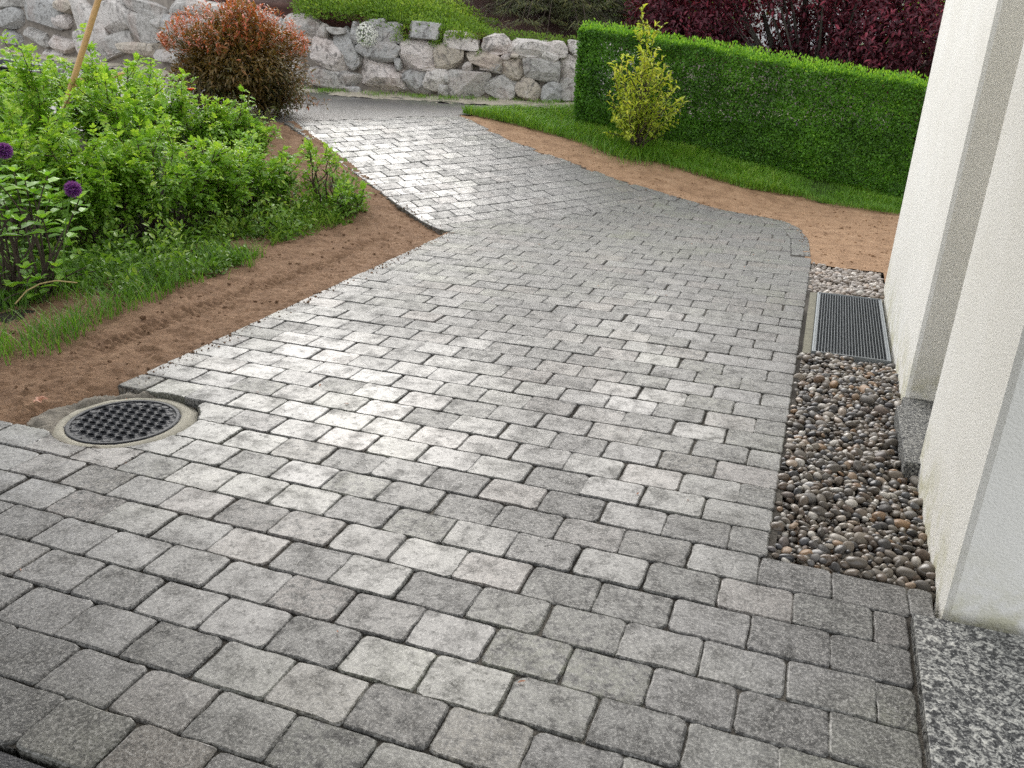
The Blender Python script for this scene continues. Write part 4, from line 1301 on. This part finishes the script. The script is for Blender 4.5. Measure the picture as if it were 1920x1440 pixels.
# big-leaved hydrangea at the left edge of the bed
hb = ground(62, 560); hyo = empty('hydrangea', tuple(hb)); tag(hyo, 'broad-leaved bright green hydrangea with woody stems at the left edge', 'hydrangea')
S, L = Buf(), Leaves()
for k in range(34):
    tip = at_dist(rng.uniform(-60, 150), rng.uniform(320, 560), np.linalg.norm(hb - CAM) + rng.uniform(-.35, .35))
    tip[2] = max(tip[2], .1)
    b0 = hb + rng.normal(0, .1, 3) * np.array([1, 1, 0])
    pth = bez(b0, .5 * (b0 + tip) + np.array([0, 0, .12]) + rng.normal(0, .04, 3), tip, 8)
    tube(S, pth, np.linspace(.009, .004, 8), 5)
    for lev in range(3):
        p = tip - np.array([0, 0, .045 * lev]); a0 = rng.uniform(0, 3.1)
        for q in range(4 if lev == 0 else 2):
            a = a0 + lev * 1.57 + q * (1.57 if lev == 0 else 3.14)
            d = np.array([math.cos(a), math.sin(a), .75 if lev == 0 else .2])
            L.add(p, d, np.array([-d[0] * .6, -d[1] * .6, 1.0]) + rdir(1)[0] * .2, (.075 if lev == 0 else .12) * rng.uniform(.8, 1.2), .62, np.clip((.75 if lev == 0 else .5) + rng.normal(0, .13), 0, 1))
for k in range(14):
    a = rng.uniform(0, 6.28)
    tube(S, bez(hb + rng.normal(0, .06, 3) * np.array([1, 1, 0]), hb + np.array([math.cos(a) * .15, math.sin(a) * .15, .12]), hb + np.array([math.cos(a) * .4, math.sin(a) * .4, rng.uniform(.1, .3)]), 7), np.linspace(.008, .003, 7), 5)
set_parent(S.build('stems', MAT['bark'], None), hyo)
L.build_parts('leaf', MAT['hydr'], hyo, OVAL, 160, 'foliage')

# alliums
def allium(pxy, base_px, label):
    b0 = ground(*base_px); c = at_dist(*pxy, np.linalg.norm(b0 - CAM) - .05)
    t = empty('allium_flower', tuple(b0)); tag(t, label, 'flower')
    S = Buf(); tube(S, bez(b0, b0 + np.array([0, 0, .6 * (c[2] - b0[2])]), c, 8), .0045, 5); set_parent(S.build('stem', MAT['grass'], None), t)
    L = Leaves(); n = 420; d = rdir(n)
    L.add(c + d * .01, d, rdir(n), .042 * rng.uniform(.8, 1.1, n), .07, .2)
    L.add(c + d * .038, d + rdir(n) * .9, rdir(n), .02 * rng.uniform(.7, 1.2, n), .3, rng.uniform(.3, 1, n))
    set_parent(L.build('flower_head', MAT['allium'], None, DIAMOND), t)
allium((137, 355), (128, 575), 'purple allium ball on a pale stem low among the roses')
allium((8, 283), (0, 560), 'purple allium ball cut off by the left edge of the photo')
# orange poppy
pc = at_dist(358, 170, np.linalg.norm(ground(385, 330) - CAM) - .4)
po = empty('poppy_flower', tuple(pc)); tag(po, 'small orange-red flower above the roses before the red-tipped bush', 'flower')
L = Leaves(); n = 9; a = np.arange(n) * 2.4
L.add(np.repeat(pc[None], n, 0), np.column_stack([np.cos(a), np.sin(a), np.full(n, .7)]), np.column_stack([-np.cos(a), -np.sin(a), np.ones(n)]), .05, 1.0, rng.random(n))
set_parent(L.build('petals', MAT['poppy'], None, OVAL), po)
S = Buf(); tube(S, bez(pc, pc + np.array([.02, .05, -.3]), np.array([pc[0] + .05, pc[1] + .1, .15]), 6), .003, 4); set_parent(S.build('stem', MAT['grass'], None), po)

# grass and weeds on the left bed edge
def scatter_px(n, poly, seed=0):
    """points on the ground inside an outline given on the ground"""
    lo, hi = poly.min(0), poly.max(0); out = np.zeros((0, 2))
    while len(out) < n:
        q = rng.uniform(lo, hi, (n * 2, 2)); out = np.vstack([out, q[inside(poly, q[:, 0], q[:, 1])]])
    return out[:n]
gl = poly_ground([(-60, 715), (30, 700), (110, 668), (150, 640), (215, 600), (300, 570), (345, 545), (460, 520), (500, 480), (420, 470), (300, 500), (170, 490), (60, 520), (-60, 560)])
q = scatter_px(5200, gl); dens = fbm(q[:, 0] * 3, q[:, 1] * 3, 0, 101); q = q[dens > -.35]
L = Leaves(); P = np.column_stack([q, T(q[:, 0], q[:, 1]) + .01]); n = len(P)
blades(L, P, .15 * rng.uniform(.4, 1.35, n), .55, .035, np.clip(.42 + .25 * fbm(q[:, 0] * 5, q[:, 1] * 5, 0, 7) + rng.normal(0, .15, n), 0, 1))
o = L.build('grass', MAT['grass'], None, BLADE); tag(o, 'unmown grass fringe along the brown soil on the left', 'grass')
wl_ = poly_ground([(-80, 560), (60, 545), (250, 570), (330, 545), (430, 515), (500, 470), (640, 430), (690, 400), (640, 330), (560, 350), (430, 430), (250, 470), (-80, 470)])
q = scatter_px(15000, wl_); dens = fbm(q[:, 0] * 2.2, q[:, 1] * 2.2, 0, 111); q = q[dens > -.28]
L = Leaves(); n = len(q)
hgt = np.abs(rng.normal(0, .085, n)) * (1 + fbm(q[:, 0] * 4, q[:, 1] * 4, 0, 113)) + .01
P = np.column_stack([q, T(q[:, 0], q[:, 1]) + hgt])
L.add(P, rdir(n) + np.array([0, 0, .4]), np.array([0, 0, 1.0]) + rdir(n) * .6, .045 * rng.uniform(.4, 1.5, n), .5, np.clip(.38 + 1.6 * hgt + rng.normal(0, .15, n) + .2 * fbm(q[:, 0] * 3, q[:, 1] * 3, 0, 115), 0, 1))
o = L.build('weeds', MAT['weed'], None, OVAL); tag(o, 'low leafy weeds covering the dark bed under the roses', 'weeds')
# pale tufts at the bed edge
cl_ = poly_ground([(505, 470), (560, 445), (640, 425), (650, 385), (590, 370), (530, 400)])
q = scatter_px(3000, cl_); n = len(q); hgt = np.abs(rng.normal(0, .06, n))
L = Leaves(); L.add(np.column_stack([q, T(q[:, 0], q[:, 1]) + hgt]), rdir(n) + np.array([0, 0, .9]), np.array([0, 0, 1.0]) + rdir(n) * .7, .03 * rng.uniform(.5, 1.3, n), .3, np.clip(.8 + rng.normal(0, .16, n), 0, 1))
q2 = scatter_px(260, cl_); n = len(q2); blades(L, np.column_stack([q2, T(q2[:, 0], q2[:, 1])]), .17 * rng.uniform(.5, 1.3, n), .5, .03, np.clip(rng.normal(.75, .15, n), 0, 1))
o = L.build('clover_patch', MAT['weed'], None, OVAL); tag(o, 'pale feathery weeds on the bed edge below the lone young rose', 'weeds', kind='stuff')
# dry stalks on the soil
ds = empty('dry_stalk', tuple(ground(262, 575))); tag(ds, 'bent pale yellow stalk looping from the grass onto the brown soil', 'stalk')
S = Buf(); g0_ = np.linalg.norm(ground(262, 560) - CAM)
for path in ([(299, 601), (284, 566), (262, 545), (238, 555), (232, 570)], [(262, 545), (270, 532), (262, 523), (255, 526)], [(258, 546), (246, 562), (240, 570)]):
    pts_ = np.array([at_dist(x, y, g0_ - .02) for x, y in path]); pts_[:, 2] = np.maximum(pts_[:, 2], .012)
    tube(S, pts_, .004, 5)
set_parent(S.build('stem', MAT['straw'], None), ds)
ds = empty('dry_stalk', tuple(ground(90, 560))); tag(ds, 'arched straw-coloured stem lying over the grass at the far left', 'stalk')
S = Buf(); g0_ = np.linalg.norm(ground(90, 590) - CAM) - .05
tube(S, np.array([at_dist(x, y, g0_) for x, y in [(28, 570), (50, 545), (75, 532), (105, 526), (145, 530)]]), .0045, 5)
set_parent(S.build('stem', MAT['straw'], None), ds)
# fallen maple leaf
fl = ground(72, 757); flo = empty('fallen_leaf', tuple(fl)); tag(flo, 'dry pinkish maple leaf lying on the soil left of the drain cover', 'leaf')
L = Leaves()
for a, s_ in ((0, .05), (.9, .042), (-.9, .042), (1.9, .03), (-1.9, .03)):
    L.add(fl + np.array([0, 0, .022]), np.array([math.cos(a + .5), math.sin(a + .5), .12 + .1 * math.sin(a)]), np.array([0, 0, 1.0]), s_, .62, .6)
o = L.build('blade', MAT['dry_leaf'], None, OVAL, None); set_parent(o, flo)

# lawn grass by the hedge and the soil strip
q = scatter_px(120000, np.array([tuple(p + np.array([-.02, -.06])) for p in lawn_edge] + [(5, 9.2), (3, 11), (-1.0, 11.4), (-2.6, 11.3), tuple(ground(1000, 212)[:2]), tuple(ground(880, 209)[:2])])); x, y, z = to_px(np.column_stack([q, T(q[:, 0], q[:, 1])])); k = (x > 840) & (x < 1800) & (y > 150) & (y < 460); q = q[k]
n = len(q); L = Leaves(); P = np.column_stack([q, T(q[:, 0], q[:, 1]) + .005])
lush = fbm(q[:, 0] * 1.7, q[:, 1] * 1.7, 0, 121)
blades(L, P, (.085 + .04 * lush) * rng.uniform(.5, 1.5, n), .6, .07, np.clip(.6 + .22 * lush + rng.normal(0, .15, n), 0, 1))
o = L.build('grass', MAT['grass'], None, BLADE); tag(o, 'bright green lawn grass between the orange soil and the hedge', 'grass')
# tufts at the foot of the golden shrub and along the verge
L = Leaves()
for cx, cy, m_, hgt in ((1190, 296, 320, .26), (1150, 285, 160, .2), (1250, 300, 260, .24), (1320, 320, 130, .2)):
    c = ground(cx, cy); n = m_; q = c[:2] + rng.normal(0, .16, (n, 2))
    blades(L, np.column_stack([q, T(q[:, 0], q[:, 1])]), hgt * rng.uniform(.4, 1.3, n), .8, .03, np.clip(rng.normal(.5, .2, n), 0, 1))
o = L.build('long_grass', MAT['grass'], None, BLADE); tag(o, 'longer grass tufts around the foot of the golden shrub', 'grass', kind='stuff')
L = Leaves()
for k in range(46):
    px = rng.uniform(560, 1050); s, p, t = at_wall(px, 180)
    n_ = np.array([t[1], -t[0]]); c = p[:2] - n_ * rng.uniform(.0, .4); n = int(rng.integers(14, 60))
    q = c + rng.normal(0, .07, (n, 2)); blades(L, np.column_stack([q, road_z(q[:, 0], q[:, 1]) + .01]), .075 * rng.uniform(.4, 1.3, n), .8, .08, np.clip(rng.normal(.62, .2, n), 0, 1))
o = L.build('verge_grass', MAT['grass'], None, BLADE); tag(o, 'small grass tufts in the gravel at the foot of the boulder wall', 'grass', kind='stuff')

# ------------------------------------------------------------------ planting above the wall
def hill_pt(px, back):
    """a point on the hillside, back metres behind the wall, on the line of sight of column px"""
    s, p, t = at_wall(px, 60); n = np.array([t[1], -t[0]]); d = unit(ray(px, 60)[None, :2])[0]
    q = p[:2] + d * back / max(.4, d @ n)
    return np.array([q[0], q[1], float(hill_z(q[0], q[1]))])
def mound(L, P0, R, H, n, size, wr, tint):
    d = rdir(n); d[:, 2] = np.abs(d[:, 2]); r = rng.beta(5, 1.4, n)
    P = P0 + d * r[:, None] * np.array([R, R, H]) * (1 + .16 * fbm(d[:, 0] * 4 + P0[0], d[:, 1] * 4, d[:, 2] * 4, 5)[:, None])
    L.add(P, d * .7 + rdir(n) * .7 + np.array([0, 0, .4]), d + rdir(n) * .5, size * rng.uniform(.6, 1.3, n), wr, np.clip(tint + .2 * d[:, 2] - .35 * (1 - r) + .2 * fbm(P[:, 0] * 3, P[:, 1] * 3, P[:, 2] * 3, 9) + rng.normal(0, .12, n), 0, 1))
L = Leaves(); LH = Leaves()
for px in np.arange(575, 905, 13):
    top = np.interp(px, [560, 640, 740, 790, 850, 905], [.7, .8, .75, .62, .4, .14])
    for back in (.18, .5, .9, 1.4):
        p = hill_pt(px + rng.normal(0, 4), back + rng.normal(0, .07))
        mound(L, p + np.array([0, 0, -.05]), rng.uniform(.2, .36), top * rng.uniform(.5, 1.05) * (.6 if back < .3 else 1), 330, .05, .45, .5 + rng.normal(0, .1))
    if rng.random() < .55: mound(LH, hill_pt(px, .06) + np.array([0, 0, -.06]), .16, .17, 150, .035, .3, .4)
for px in (455, 480, 505, 530, 555): mound(L, hill_pt(px + 40, .6), .3, .35, 300, .036, .42, .45)
for px in np.arange(890, 1110, 12): mound(L, hill_pt(px, .25), .16, .16, 130, .036, .42, .4)
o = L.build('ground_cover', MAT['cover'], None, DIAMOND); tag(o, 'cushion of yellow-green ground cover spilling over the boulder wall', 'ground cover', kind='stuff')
o = LH.build('heather', MAT['heather'], None, DIAMOND); tag(o, 'dark red heather hanging along the top edge of the boulder wall', 'ground cover', kind='stuff')
def on_wall(px, py, out): 
    s, p, t = at_wall(px, py); n = np.array([t[1], -t[0]]); return np.array([*(p[:2] - n * out), p[2]])
wf = on_wall(692, 66, .0); wfo = empty('white_flower_cushion', tuple(wf)); tag(wfo, 'cushion of tiny white flowers growing out of the boulder wall', 'flowers')
L, L2 = Leaves(), Leaves()
mound(L, wf + np.array([0, .02, -.14]), .2, .3, 700, .03, .35, .4)
d = rdir(330); d[:, 1] = -np.abs(d[:, 1]); P = wf + np.array([0, .0, 0]) + d * np.array([.2, .2, .2])
for k in range(5):
    a = k * 1.257; L2.add(P, np.column_stack([np.full(330, math.cos(a)), np.full(330, -.2), np.full(330, math.sin(a))]), d, .014, .8, .9)
set_parent(L.build('foliage', MAT['cover'], None, DIAMOND), wfo); set_parent(L2.build('blossoms', MAT['white_paint'], None, DIAMOND), wfo)
for i, (px, py, lab) in enumerate(((750, 66, 'green wall plant beside the white flower cushion'), (822, 76, 'dark green plant growing between the top boulders'), (898, 92, 'tiny green plant in a joint in the middle of the boulder wall'))):
    p = on_wall(px, py, .02); t = empty('wall_plant', tuple(p)); tag(t, lab, 'plant'); L = Leaves()
    mound(L, p + np.array([0, .03, -.1]), .17 if i < 2 else .08, .2 if i < 2 else .1, 420 if i < 2 else 120, .032, .4, .38); set_parent(L.build('foliage', MAT['cover'], None, DIAMOND), t)

def tree(name, label, base, height, trunk_r, S_, tops, mat_bark):
    t = empty(name, tuple(base)); tag(t, label, 'tree'); return t
# spruce behind the wall
sb = hill_pt(1045, 3.6); spr = empty('spruce_tree', tuple(sb)); tag(spr, 'dark drooping conifer behind the low boulder wall', 'tree')
S, L = Buf(), Leaves()
tube(S, np.array([sb + np.array([0, 0, h]) for h in np.linspace(-.2, 7.5, 10)]), np.linspace(.2, .02, 10), 9)
for lev in range(40):
    h = .05 + 7.2 * (lev / 40) ** 1.35; ln = 3.1 * (1 - h / 8.3) * rng.uniform(.85, 1.1)
    for k in range(11 if h < 1.6 else 8):
        a = rng.uniform(0, 6.28); out = np.array([math.cos(a), math.sin(a), 0])
        p0 = sb + np.array([0, 0, h]); pth = bez(p0, p0 + out * ln * .55 + np.array([0, 0, .12 * ln]), p0 + out * ln + np.array([0, 0, -.26 * ln]), 9)
        tube(S, pth, np.linspace(.02, .004, 9), 4)
        dn = 60 if h < 2.0 else 14
        for j in range(2, 9):
            w_ = .42 * (1 - j / 12) * ln * .5
            m_ = dn; f = rng.random(m_)
            side = np.cross(out, [0, 0, 1.0]) * rng.choice([-1, 1], m_)[:, None]
            q = pth[j] + side * (w_ * f)[:, None] + np.column_stack([np.zeros(m_), np.zeros(m_), -.28 * w_ * f - .02 * rng.random(m_)]) + rng.normal(0, .02, (m_, 3))
            L.add(q, out * .8 + side * .7 + np.array([0, 0, -.45]) + rdir(m_) * .35, np.array([0, 0, 1.0]) + rdir(m_) * .4, .1 * rng.uniform(.6, 1.3, m_), .1, np.clip(.25 + .055 * j + rng.normal(0, .15, m_), 0, 1))
set_parent(S.build('trunk', MAT['bark'], None), spr); set_parent(L.build('needles', MAT['spruce'], None, NEEDLE), spr)

def crown_tree(name, label, base, limbs, blobs, leaf, wr, mat, bark, per, droop=-.2, tintf=.45, tpl=DIAMOND, trunk_r=.12):
    t = empty(name, tuple(base)); tag(t, label, 'tree'); S, L = Buf(), Leaves()
    for e0, r0 in limbs:
        e0 = np.asarray(e0); mid = .5 * (base + e0) + rng.normal(0, .12, 3) + np.array([0, 0, .1])
        tube(S, bez(base, mid, e0, 10), np.linspace(r0, r0 * .25, 10), 7)
    for c, R in blobs:
        n = int(per * R[0] * R[2]); d = rdir(n); r = rng.beta(2.6, 1.2, n)
        nz = fbm(d[:, 0] * 2.5 + c[0], d[:, 1] * 2.5, d[:, 2] * 2.5, 3)
        P = np.asarray(c) + d * (r * (1 + .22 * nz))[:, None] * np.asarray(R)
        k = fbm(P[:, 0] * 1.6, P[:, 1] * 1.6, P[:, 2] * 1.6, 21) > -.42
        P, d, r = P[k], d[k], r[k]; n = len(P)
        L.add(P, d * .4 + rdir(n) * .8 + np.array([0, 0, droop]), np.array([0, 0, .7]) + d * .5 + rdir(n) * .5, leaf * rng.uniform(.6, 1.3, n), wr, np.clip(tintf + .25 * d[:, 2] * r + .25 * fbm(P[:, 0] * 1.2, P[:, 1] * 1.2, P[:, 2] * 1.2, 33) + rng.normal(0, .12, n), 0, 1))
        for m_ in range(7):
            a = np.asarray(c) + rdir(1)[0] * np.asarray(R) * .75
            tube(S, bez(base + np.array([0, 0, .6]), .5 * (base + a) + np.array([0, 0, .3]), a, 8), np.linspace(.035, .006, 8), 4)
    set_parent(S.build('trunk', bark, None), t); set_parent(L.build('crown', mat, None, tpl), t)
    return t
# purple plum behind the hedge
pb_ = at_dist(1525, 235, 15.5); pb_[2] = -.2
def D(px, py, dist): return at_dist(px, py, dist)
crown_tree('purple_plum_tree', 'large dark purple-leaved plum tree behind the hedge beside the house', pb_,
    [(D(1340, 45, 15.2), .09), (D(1430, 20, 15.6), .11), (D(1510, -60, 15.8), .13), (D(1600, -20, 15.4), .1), (D(1690, 30, 15.2), .09), (D(1560, 10, 16), .08), (D(1640, 60, 15.0), .06)],
    [(D(1300, 40, 15.2), (1.05, 1.0, .75)), (D(1420, 30, 15.3), (1.0, 1.1, .7)), (D(1250, 20, 15.6), (.75, .8, .8)), (D(1540, 25, 15.2), (1.05, 1.2, .75)), (D(1660, 55, 14.9), (1.1, 1.2, .95)), (D(1760, 60, 15), (1.0, 1.0, 1.1)), (D(1600, 120, 15.6), (.8, .9, .45)), (D(1700, 130, 15.2), (.9, .9, .5)),
     (D(1350, -80, 15.4), (1.3, 1.3, .9)), (D(1500, -120, 15.5), (1.5, 1.5, 1.1)), (D(1660, -90, 15.3), (1.4, 1.4, 1.0)), (D(1380, 100, 15.3), (.5, .5, .3)), (D(1475, 95, 15.3), (.35, .4, .3)), (D(1290, 85, 15.6), (.6, .6, .35))],
    .085, .42, MAT['plum'], MAT['bark_grey'], 5600, -.5, .42, OVAL)
# light green trees further back
g1_ = at_dist(1200, 120, 24); g1_[2] = 0
crown_tree('broadleaf_tree', 'light green tree showing between the conifer and the purple plum', g1_, [(D(1200, -30, 24), .14)], [(D(1180, 10, 23.5), (1.7, 1.6, 1.5)), (D(1300, 0, 25), (1.9, 1.6, 1.6)), (D(1230, -130, 24), (2.4, 2, 1.8))], .15, .55, MAT['tree_green'], MAT['bark_grey'], 1500, -.1, .6)
g2_ = at_dist(1790, 190, 21); g2_[2] = -.3
crown_tree('broadleaf_tree', 'green tree glimpsed low behind the purple plum by the house wall', g2_, [(D(1780, 60, 21), .12)], [(D(1730, 120, 20.5), (1.5, 1.4, 1.0)), (D(1850, 60, 21), (2.2, 2, 2.0))], .14, .55, MAT['tree_green'], MAT['bark_grey'], 1400, -.1, .45)
g3_ = hill_pt(760, 8.0)
crown_tree('broadleaf_tree', 'dark green tree on the slope behind the ground cover', g3_, [(g3_ + np.array([0, 0, 2.2]), .12)], [(g3_ + np.array([0, 0, 1.4]), (2.0, 1.6, 1.3)), (g3_ + np.array([2.2, 0, 1.3]), (1.8, 1.5, 1.3))], .13, .55, MAT['tree_green'], MAT['bark_grey'], 1700, -.1, .12)

# white house beyond the plum tree
wh = at_dist(1560, 150, 26); wh[2] = -.3
who = empty('white_house', tuple(wh)); tag(who, 'white rendered house showing through gaps in the purple plum tree', 'house')
vd = unit(ray(1560, 150)[None, :2])[0]; wa = math.atan2(vd[1], vd[0]) - math.pi / 2 + .35
def wpart(name, lo, hi, mat, par=who, tri=None):
    b = Buf()
    if tri is None: bevel_box(b, lo, hi, .01)
    else: b.add(*tri)
    o = b.build(name, MAT[mat], par); return o
who.rotation_euler = (0, 0, wa)
wpart('wall', (-4, 0, -.3), (4.6, 7, 3.4), 'white_wall')
rV = np.array([(-4.5, -.5, 3.3), (5.1, -.5, 3.3), (5.1, 7.5, 3.3), (-4.5, 7.5, 3.3), (-4.5, 3.5, 5.6), (5.1, 3.5, 5.6)])
wpart('roof', 0, 0, 'roof', tri=(rV, [(0, 1, 5, 4), (2, 3, 4, 5), (0, 4, 3), (1, 2, 5), (3, 2, 1, 0)]))
for x in (-2.6, .2, 2.9):
    fr = wpart('window', (x - .55, -.05, .9), (x + .55, .02, 2.2), 'white_paint')
    wpart('pane', (x - .46, -.062, .98), (x + .46, -.052, 2.12), 'glass', fr)

# ------------------------------------------------------------------ wheelbarrow and the tool handle
wb = at_dist(20, 190, 11.3); wb = np.array([wb[0], wb[1], float(road_z(wb[0], wb[1]))])
wbo = empty('wheelbarrow', tuple(wb)); tag(wbo, 'black wheelbarrow with wooden handle behind the roses at the left edge', 'wheelbarrow')
rt = unit(np.array([[RC[0][0], RC[0][1]]]))[0]; fw = np.array([-rt[1], rt[0]])
def wl2(x, y, z): return np.array([wb[0] + rt[0] * x + fw[0] * y, wb[1] + rt[1] * x + fw[1] * y, wb[2] + z])
b = Buf()
top = [(-.75, -.34, .78), (.5, -.34, .62), (.5, .34, .62), (-.75, .34, .78)]; bot = [(-.38, -.2, .3), (.22, -.2, .3), (.22, .2, .3), (-.38, .2, .3)]
inn = [(-.7, -.31, .775), (.46, -.31, .62), (.46, .31, .62), (-.7, .31, .775)]; ib = [(-.36, -.18, .33), (.2, -.18, .33), (.2, .18, .33), (-.36, .18, .33)]
V = np.array([wl2(*p) for p in top + bot + inn + ib])
b.add(V, [(0, 4, 5, 1), (1, 5, 6, 2), (2, 6, 7, 3), (3, 7, 4, 0), (7, 6, 5, 4), (8, 9, 13, 12), (9, 10, 14, 13), (10, 11, 15, 14), (11, 8, 12, 15), (12, 13, 14, 15), (0, 1, 9, 8), (1, 2, 10, 9), (2, 3, 11, 10), (3, 0, 8, 11)])
set_parent(b.build('tub', MAT['tub'], None), wbo)
b = Buf(); tube(b, np.array([wl2(*p) for p in top + top[:1]]), .014, 6); set_parent(b.build('rim', MAT['steel_pale'], None), wbo)
for sy in (-.27, .27):
    b = Buf(); tube(b, np.array([wl2(-.85, sy * .4, .24), wl2(.1, sy, .3), wl2(.75, sy * 1.1, .5), wl2(1.25, sy * 1.1, .62)]), [.022, .024, .026, .026], 7); set_parent(b.build('handle', MAT['wood'], None), wbo)
    b = Buf(); tube(b, np.array([wl2(.15, sy, .3), wl2(.22, sy, .02), wl2(.3, sy, .02), wl2(.45, sy, .42)]), .014, 6); set_parent(b.build('leg', MAT['tub'], None), wbo)
    b = Buf(); tube(b, np.array([wl2(.15 - .75, sy * .9, .3), wl2(.22 - .75, sy * .9, .02)]), .014, 6); set_parent(b.build('strut', MAT['tub'], None), wbo)
b = Buf(); a = np.linspace(0, 2 * np.pi, 25)
tube(b, np.array([wl2(-.85 + .16 * math.cos(q), 0, .2 + .16 * math.sin(q)) for q in a]), .04, 8); set_parent(b.build('tyre', MAT['rubber'], None), wbo)
b = Buf(); tube(b, np.array([wl2(-.85, -.1, .2), wl2(-.85, .1, .2)]), .07, 10); set_parent(b.build('hub', MAT['steel_pale'], None), wbo)

h0, h1 = at_dist(130, 175, 8.6), at_dist(188, -12, 8.5)
hd_ = h1 - h0
hb0 = h0 - hd_ * ((h0[2] - .05) / hd_[2]); ht = h1 + hd_ * .45
rk = empty('garden_fork', tuple(hb0)); tag(rk, 'leaning wooden tool handle stuck in the bed among the roses', 'garden tool')
b = Buf(); tube(b, np.array([hb0 + (ht - hb0) * f for f in np.linspace(.1, 1, 12)]), np.linspace(.025, .024, 12), 10); set_parent(b.build('handle', MAT['wood'], None, True), rk)
b = Buf(); tube(b, np.array([hb0 + (ht - hb0) * f for f in (.06, .17)]), .021, 8); set_parent(b.build('socket', MAT['iron'], None), rk)
for sx_ in (-.09, -.03, .03, .09):
    b = Buf(); p = hb0 + (ht - hb0) * .065
    tube(b, np.array([p, p + np.array([sx_, 0, -.03]), p + np.array([sx_, 0, -.19])]), [.007, .006, .003], 5); set_parent(b.build('tine', MAT['iron'], None), rk)

# ------------------------------------------------------------------ crumbs, clods and litter
def crumbs(name, q, size, mat, label, zf, seed):
    b = Buf()
    for i, (x, y) in enumerate(q):
        V = pv1[(i + seed) % 24] @ np.array(Matrix.Rotation(rng.uniform(0, 6.28), 3, 'Z') @ Matrix.Rotation(rng.uniform(0, 1.5), 3, 'X')).T
        r = float(np.clip(rng.lognormal(math.log(size), .5), size * .45, size * 3.2))
        b.add(V * r + np.array([x, y, float(zf(x, y)) + r * .25]), F1)
    o = b.build(name, mat, None); tag(o, label, None, kind='stuff'); return o
q = scatter_px(1500, left_poly[[0, 1, 2, 3, 4, 5, 6, 7]]); q = q[q[:, 0] < LX - .02][:1300]
crumbs('soil_clods', q, .006, MAT['soil_dark'], 'small clods scattered over the brown soil on the left', lambda x, y: soil_left(np.array(x), np.array(y)), 0)
q = scatter_px(2600, soil_r); x, y, z = to_px(np.column_stack([q, T(q[:, 0], q[:, 1])])); q = q[(x < 1720) & (y > 205)]
crumbs('soil_clods', q, .006, MAT['soil_light'], 'small clods scattered over the orange soil strip on the right', lambda x, y: soil_right(np.array(x), np.array(y)), 5)
# soil spilled on to the edge of the paving
n = 420; y = rng.uniform(.95, CORNER[1], n); q = np.column_stack([LX + np.abs(rng.normal(0, .05, n)), y])
f = rng.random(260); e_ = CORNER + (FAR_L - CORNER) * f[:, None] - lf_n * np.abs(rng.normal(0, .05, 260))[:, None]
k = rng.integers(0, len(right_edge) - 1, 420); f = rng.random(420)[:, None]
e2 = right_edge[k] * (1 - f) + right_edge[k + 1] * f + enrm[k] * np.abs(rng.normal(0, .05, 420))[:, None]
crumbs('soil_crumbs', np.vstack([q, e_, e2]), .0035, MAT['soil_dark'], 'crumbs of soil spilled on to the edges of the paving', lambda x, y: T(x, y) + .0005, 9)
L = Leaves(); n = 34
q = np.column_stack([rng.uniform(-2.4, .55, n), rng.uniform(-.8, 7.0, n)])
L.add(np.column_stack([q, T(q[:, 0], q[:, 1]) + .005]), rdir(n) * np.array([1, 1, .1]), np.array([0, 0, 1.0]) + rdir(n) * .2, .018 * rng.uniform(.5, 1.5, n), .35, rng.random(n))
o = L.build('leaf_litter', MAT['dry_leaf'], None, OVAL); tag(o, 'few tiny dry leaf scraps lying on the paving', None, kind='stuff')
